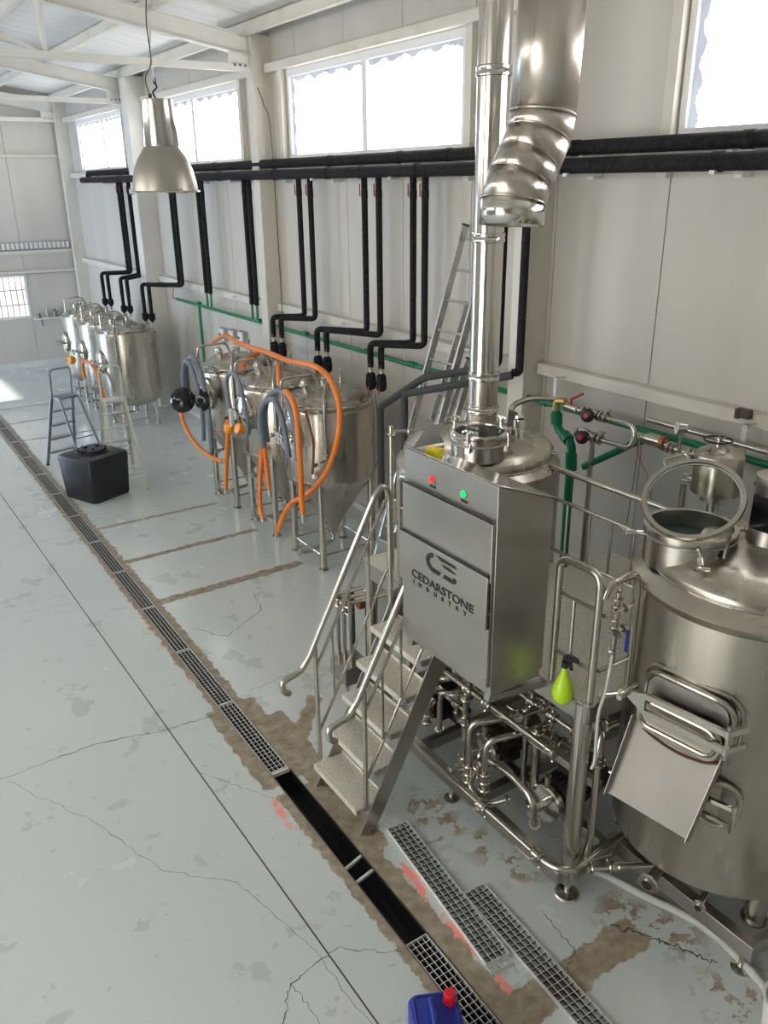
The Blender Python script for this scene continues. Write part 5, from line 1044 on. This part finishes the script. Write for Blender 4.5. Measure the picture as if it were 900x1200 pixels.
gc = Vector((4.85, 3.55, 2.36)); gn_ = Vector((-.75, .55, .1)).normalized(); gb = link('gauge_case', MB().cyl(gc-gn_*.03, gc+gn_*.03, .052, 28), 'steel_polish', t); link('dial_face', MB().cyl(gc+gn_*.030, gc+gn_*.0315, .045, 28), 'dial', gb); link('needle', MB().beam(gc+gn_*.033-UP*.01, gc+gn_*.033+UP*.03, .003, .001, gn_), 'letter', gb)
t = thing('clamp_fittings', 'cluster of clamped steel fittings right of the pressure gauge', 'fitting', (4.88, 3.4, 2.18))
link('pipe_run', MB().cyl((4.89, 3.68, 2.18), (4.86, 3.1, 2.2), .02, 10), 'steel_tube', t)
for y in (3.66, 3.62, 3.48, 3.44, 3.32): q = MB(); clamp(q, (4.89, y, 2.18), (0, 1, 0), .034); link('clamp', q, 'steel_tube', t)
for y in (3.30, 3.25): link('bracket_plate', MB().box((4.86, y, 2.20), (.05, .03, .18)), 'steel_tube', t)
for dy in (.0, .08): link('lever', MB().beam((4.84, 3.20-dy, 2.34), (4.84, 3.10-dy, 2.33), .02, .008), 'steel_tube', t)
t = thing('hop_vessel', 'small cylindrical steel vessel with black handwheel, seen through the glass lid', 'tank', (4.62, 3.06, 1.9))
link('vessel_shell', MB().lathe([(.001, 2.02), (.09, 2.02), (.09, 2.06), (.155, 2.08), (.155, 2.33), (.14, 2.355), (.07, 2.39), (.001, 2.40)], (4.62, 3.06, 0), seg=32), 'steel', t)
w_ = MB().ring((4.58, 3.06, 2.44), .085, .007, (0, 0, 1), 28, 6); link('handwheel', w_, 'black_plastic', t); link('spindle', MB().cyl((4.58, 3.06, 2.39), (4.58, 3.06, 2.46), .012, 8).beam((4.50, 3.06, 2.44), (4.66, 3.06, 2.44), .010, .008), 'steel_polish', t)
link('outlet_pipe', MB().tube([(4.62, 3.06, 2.03), (4.62, 3.06, .3)], .04, 14), 'steel_tube', t); link('support_pipe', MB().tube([(4.62, 3.30, 2.05), (4.62, 3.30, .2)], .022, 10), 'steel_tube', t)
q = MB(); 
for z in (2.14, 2.10): clamp(q, (4.62, 3.28, z), (0, 0, 1), .035)
q.cyl((4.62, 3.28, 2.12), (4.62, 3.2, 2.12), .02, 8); link('side_valve', q, 'steel_tube', t)

# valve cluster on the corner guard rail with the blue lever
t = thing('sampling_valves', 'cluster of small steel valves with a blue lever on the corner rail', 'valve', (3.03, 2.47, 1.8))
q = MB(); q.cyl((3.03, 2.46, 2.06), (3.03, 2.46, 1.68), .012, 10)
for z in (2.02, 1.98, 1.90, 1.86, 1.82, 1.72): clamp(q, (3.03, 2.46, z), (0, 0, 1), .024)
for z in (1.96, 1.84): q.cyl((2.97, 2.45, z), (3.11, 2.45, z), .011, 8); clamp(q, (2.98, 2.45, z), (1, 0, 0), .02); clamp(q, (3.08, 2.45, z), (1, 0, 0), .02)
q.cyl((3.03, 2.46, 1.84), (3.00, 2.40, 1.84), .014, 8); link('valve_body', q, 'steel_tube', t)
link('blue_lever', MB().beam((3.10, 2.43, 1.83), (3.10, 2.43, 1.70), .008, .022, (0, 1, 0)), 'blue_handle', t, bevel=.002)
link('clear_tube', MB().tube([(3.02, 2.45, 1.70), (3.00, 2.45, 1.50), (2.97, 2.46, 1.33), (2.98, 2.46, 1.05), (2.97, 2.47, .98)], .009, 8, 0, 4), 'pale_hose', t)
t = pipe('steel_transfer_pipe', [(3.24, 2.66, 1.14), (3.06, 2.50, 1.16), (3.03, 2.48, 1.06), (3.04, 2.48, .45), (3.02, 2.50, .28), (3.2, 2.46, .27)], .021, 'upright steel pipe with elbow right of the thick platform post', 'pipe', bend=.07)
valve(t, (3.14, 2.57, 1.16), (-.7, -.6, 0), .022, (0, 0, -1), hl=.1); q = MB()
for z in (1.02, .98): clamp(q, (3.032, 2.48, z), (0, 0, 1), .032)
link('clamp', q, 'steel_tube', t)

# ------------------------------------------------------------------ pumps and product pipework on the skid
def pump(label, c, ax, L=.34, R=.11, body='motor'):
    """electric motor with cooling fins, terminal box, and stainless volute at its -ax end"""
    c = Vector(c); a = Vector(ax).normalized(); x, y, _ = frame_of(a)
    t = thing('pump', label, 'pump', (c.x, c.y, .21)); q = MB().cyl(c, c+a*L, R*.9, 24)
    for k in range(20):
        an_ = 2*PI*k/20; d = x*math.cos(an_)+y*math.sin(an_); q.beam(c+d*R*.95+a*.03, c+d*R*.95+a*(L-.06), .006, .026, d)
    link('motor_body', q, body, t); link('fan_cowl', MB().lathe([(R*1.02, 0), (R*1.05, .02), (R*1.05, .08), (R*.8, .10), (.001, .10)], c+a*(L-.04), a, 28), body, t)
    link('terminal_box', MB().box(c+a*L*.4+UP*(R+.035), (.10, .10, .06)), body, t, bevel=.006)
    v = link('pump_housing', MB().lathe([(.001, 0), (.03, .0), (.03, .05), (R*.95, .055), (R*1.02, .065), (R*1.02, .10), (R*.8, .115), (R*.6, .14)], c-a*.14, a, 32), 'steel_polish', t)
    link('inlet', MB().cyl(c-a*.22, c-a*.13, .024, 14).ring(c-a*.2, .03, .007, a, 18, 6), 'steel_tube', v); link('discharge', MB().cyl(c-a*.06+y*R*.0+UP*.03, c-a*.06+UP*(R+.08), .022, 12), 'steel_tube', v)
    for s in (-1, 1): link('foot', MB().box(c+a*L*.4+a.cross(UP)*s*R*.6-UP*(R*1.0), (.12, .035, .05)), body, t)
    return t
pump('black finned pump motor low on the skid behind the thick post', (3.17, 2.92, .36), (1, .12, 0), .38, .125)
pump('brown-grey pump motor on the skid below the control cabinet', (3.15, 3.50, .40), (1, .1, 0), .36, .12, 'motor_brown')
pump('dark pump motor on the skid behind the stairs', (3.10, 4.18, .36), (1, .05, 0), .34, .11)
PL = [
 ('long low steel pipe along the front of the skid, nearest the gratings', [(2.80, 4.30, .30), (2.80, 3.02, .30), (2.80, 2.90, .30), (2.80, 2.58, .30), (2.86, 2.46, .30), (3.45, 2.50, .30)], .024, [((2.80, 3.16, .30), (0, 1, 0), (-1, 0, .1)), ((2.80, 2.66, .30), (0, 1, 0), (-1, 0, .2))]),
 ('arched steel pipe nearest the stairs, left of two, under the cabinet', [(3.0, 4.03, .32), (3.0, 4.03, .74), (3.02, 3.84, .80), (3.30, 3.80, .80)], .028, [((3.0, 4.03, .45), (0, 0, 1), (-1, .3, 0))]),
 ('arched steel pipe nearest the stairs, right of two, under the cabinet', [(3.0, 3.88, .34), (3.0, 3.88, .68), (3.02, 3.74, .72), (3.30, 3.70, .72)], .022, [((3.08, 3.77, .70), (1, 0, 0), (0, 0, 1))]),
 ('arched steel pipe beside the brown pump motor, left of two', [(2.86, 3.38, .30), (2.86, 3.38, .78), (3.02, 3.28, .80), (3.30, 3.28, .80)], .024, [((2.86, 3.38, .42), (0, 0, 1), (-.9, .5, .0))]),
 ('arched steel pipe beside the brown pump motor, right of two', [(2.86, 3.22, .34), (2.86, 3.22, .74), (3.0, 3.14, .77), (3.30, 3.10, .77)], .024, [((2.86, 3.22, .46), (0, 0, 1), (-1, -.2, 0))]),
 ('straight steel manifold pipe running the length of the skid at mid height', [(3.04, 4.20, .83), (3.04, 2.80, .83)], .022, [((3.04, 3.92, .83), (0, 1, 0), (0, 0, 1)), ((3.04, 3.62, .83), (0, 1, 0), (0, 0, 1)), ((3.04, 3.42, .83), (0, 1, 0), (-.3, 0, 1)), ((3.04, 2.84, .83), (0, 1, 0), (-1, 0, .3))]),
 ('second steel manifold pipe behind the first on the skid', [(3.22, 4.20, .90), (3.22, 2.82, .90)], .020, [((3.22, 3.78, .90), (0, 1, 0), (0, 0, 1)), ((3.22, 3.36, .90), (0, 1, 0), (0, 0, 1)), ((3.22, 3.20, .90), (0, 1, 0), (0, .2, 1)), ((3.22, 3.02, .90), (0, 1, 0), (0, 0, 1))]),
 ('steel pipe bending down in front of the black finned pump', [(2.93, 3.36, .52), (2.93, 3.05, .56), (2.93, 2.86, .52), (2.93, 2.83, .34), (2.97, 2.86, .30)], .024, []),
 ('U-shaped steel pipe low on the skid between the pumps', [(2.88, 3.30, .50), (2.84, 3.36, .30), (2.84, 3.18, .27), (2.96, 3.08, .34)], .020, []),
 ('upright steel pipe under the right side of the cabinet', [(3.10, 3.02, .25), (3.10, 3.02, .86)], .030, []),
 ('short steel branch with two levers at the left of the skid', [(3.08, 4.10, .60), (3.08, 3.66, .60)], .022, [((3.08, 3.98, .60), (0, 1, 0), (-1, 0, .2)), ((3.08, 3.78, .60), (0, 1, 0), (-.6, 0, .8))]),
 ('upright steel branch with lever in front of the brown pump', [(3.0, 3.60, .28), (3.0, 3.60, .80)], .022, [((3.0, 3.60, .62), (0, 0, 1), (-1, .2, 0))]),
 ('steel crossover pipe above the brown pump motor', [(2.98, 3.72, .95), (3.45, 3.62, .97)], .020, [((3.15, 3.685, .957), (1, -.2, 0), (0, 0, 1))]),
 ('steel crossover pipe under the right part of the cabinet', [(2.98, 3.10, .93), (3.5, 3.05, .95)], .020, [((3.2, 3.08, .94), (1, -.1, 0), (0, 0, 1))]),
 ('twin upright steel pipe left, beside the cabinet bracket', [(3.16, 3.18, .25), (3.16, 3.18, .90)], .022, []),
 ('low steel branch from the front pipe back under the skid', [(2.80, 3.55, .30), (3.2, 3.45, .30)], .020, [((2.92, 3.52, .30), (1, -.2, 0), (0, -.2, 1))]),
 ('cross steel pipe reaching toward the stairs with open end', [(2.72, 3.78, .60), (3.0, 3.95, .58)], .014, []),
 ('large open-ended steel outlet pipe in front of the mash tun', [(3.45, 2.20, .36), (3.12, 2.13, .34)], .036, []),
 ('small open-ended steel outlet pipe in front of the mash tun', [(3.48, 1.95, .34), (3.24, 1.88, .32)], .022, []),
 ('steel pipe low beside the mash tun foot, joining the front pipe', [(2.98, 2.44, .28), (3.40, 2.20, .28), (3.5, 2.1, .3)], .020, [((3.12, 2.36, .28), (.4, -.24, 0), (-.2, -.3, 1))]),
 ('rear steel pipe on the skid rising behind the cabinet', [(3.5, 4.2, .25), (3.5, 4.0, .9), (3.5, 3.2, .95), (3.55, 3.0, .4)], .024, [((3.5, 3.6, .925), (0, 1, 0), (-.2, 0, 1))]),
 ('rear steel pipe crossing low toward the mash tun', [(3.6, 3.9, .35), (3.6, 2.9, .4), (3.75, 2.6, .4)], .030, [((3.6, 3.3, .375), (0, 1, 0), (-1, 0, .3))]),
]
for l, pts, r, vs in PL:
    t = pipe('steel_pipe', pts, r*.9, l, 'pipe', bend=.07)
    for c_, ax, hd in vs: valve(t, c_, ax, r, hd)
    a, b = Vector(pts[-1]), Vector(pts[-2])
    q = MB(); clamp(q, a+(b-a).normalized()*.02, b-a, r*1.35); clamp(q, Vector(pts[0])+(Vector(pts[1])-Vector(pts[0])).normalized()*.03, Vector(pts[1])-Vector(pts[0]), r*1.35); link('clamp', q, 'steel_tube', t)
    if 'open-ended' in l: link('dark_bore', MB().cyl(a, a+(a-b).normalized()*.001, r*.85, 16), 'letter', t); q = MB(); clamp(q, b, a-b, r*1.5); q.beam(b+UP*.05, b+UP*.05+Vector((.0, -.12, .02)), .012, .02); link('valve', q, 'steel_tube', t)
for i, (p, l) in enumerate((((3.30, 3.00, .48), 'orange-red valve handle beside the black finned pump'), ((3.62, 3.35, .75), 'orange-red valve handle deep under the cabinet'), ((3.50, 2.66, .40), 'orange-red valve handle low beside the mash tun leg'))):
    solo('shutoff_valve', MB().beam(p, (p[0]+.05, p[1]-.07, p[2]+.02), .03, .02).cyl((p[0], p[1], p[2]-.06), p, .012, 8), 'copper_red', l, 'valve', p)
for i in range(5):
    pts = [(3.35+.1*i, 4.5-.1*i, 1.30), (3.4+.08*i, 3.9, .75+.05*i), (3.7, 3.3-.06*i, .6+.04*i), (4.2, 3.0-.05*i, .35)]
    hose(['topmost', 'second', 'third', 'fourth', 'lowest'][i] + ' black cable sagging across under the platform', pts, .010, 'cable', 5, cat='cable')
# small valve manifold left of the stairs behind the rails
t = thing('valve_manifold', 'small steel valve manifold behind the left stair rail', 'valve', (3.3, 5.1, .2))
q = MB()
for y in (5.0, 5.1, 5.2): q.cyl((2.95, y, .9), (3.5, y-.05, .9), .018, 8); q.cyl((2.95, y, .9), (2.95, y, .25), .016, 8)
for k in range(6): clamp(q, (2.95, 5.02+.08*(k % 3), .87-.06*(k//3)), (0, 0, 1), .028)
link('pipe_run', q, 'steel_tube', t); bxo('red_cap', 3.05, 3.11, 5.02, 5.08, .80, .86, 'copper_red', t, .01)
for y in (4.98, 5.22): link('support', MB().cyl((3.1, y, .0), (3.1, y, .9), .022, 8), 'motor', t)
bxo('base_box', 2.86, 3.1, 4.95, 5.2, .18, .34, 'steel_sheet', t, .004); link('foot', MB().cyl((2.9, 5.0, 0), (2.9, 5.0, .18), .02, 8), 'steel_tube', t)
t = thing('wash_cabinet', 'pale steel box standing behind the left stair rail', 'cabinet', (3.8, 5.5, 0)); bxo('box_body', 3.66, 3.96, 5.42, 5.70, .12, 1.05, 'steel_sheet', t, .01)
for x, y in ((3.70, 5.46), (3.92, 5.46), (3.70, 5.66), (3.92, 5.66)): link('foot', MB().cyl((x, y, 0), (x, y, .12), .02, 8), 'steel_tube', t)
t = thing('level_pipe', 'thin upright steel pipe with clamp tee left of the cabinet', 'pipe', (3.1, 4.55, 1.4))
q = MB().tube([(3.02, 4.50, 1.37), (3.02, 4.50, 2.46)], .016, 10); clamp(q, (3.02, 4.5, 2.40), (0, 0, 1), .024); q.cyl((3.02, 4.5, 2.42), (3.16, 4.42, 2.42), .012, 8); clamp(q, (3.12, 4.44, 2.42), (.14, -.08, 0), .022); link('pipe_run', q, 'steel_tube', t)

# small things on the far wall shelf
t = thing('wall_shelf', 'narrow white shelf ledge under the barred window on the far wall', 'shelf', (4.4, YF-.1, 1.12)); bxo('board', 3.98, 4.95, YF-.20, YF-.001, 1.10, 1.13, 'upvc', t)
link('tap', MB().tube([(4.12, YF-.05, 1.08), (4.12, YF-.18, 1.08), (4.12, YF-.18, .95)], .015, 6, .03), 'steel_dark', t)
for i, (x, w, h, m_, l) in enumerate(((4.08, .05, .10, 'steel_dark', 'dark low jar at the left end of the far wall shelf'), (4.28, .03, .24, 'box_grey', 'tall grey bottle on the far wall shelf'), (4.45, .06, .18, 'steel_dark', 'dark canister in the middle of the far wall shelf'), (4.78, .12, .17, 'white_plastic', 'white box at the right end of the far wall shelf'))):
    q = MB().lathe([(.001, 0), (w, 0), (w, h*.7), (w*.5, h*.85), (w*.5, h), (.001, h)], (x, YF-.11, 1.13), seg=12) if i < 3 else MB().bx(x-w, x+w, YF-.17, YF-.04, 1.13, 1.13+h)
    solo('shelf_item' if False else ('jar', 'bottle', 'canister', 'box')[i], q, m_, l, ('jar', 'bottle', 'canister', 'box')[i], (x, YF-.11, 1.13))
solo('rust_knot', MB().box((5.16, 3.28, 2.475), (.05, .10, .06)).box((5.16, 3.32, 2.47), (.06, .03, .07)), 'motor_brown', 'dark rusty clip stuck on the cream rail above the glass lid', 'clip', (5.16, 3.28, 2.44))
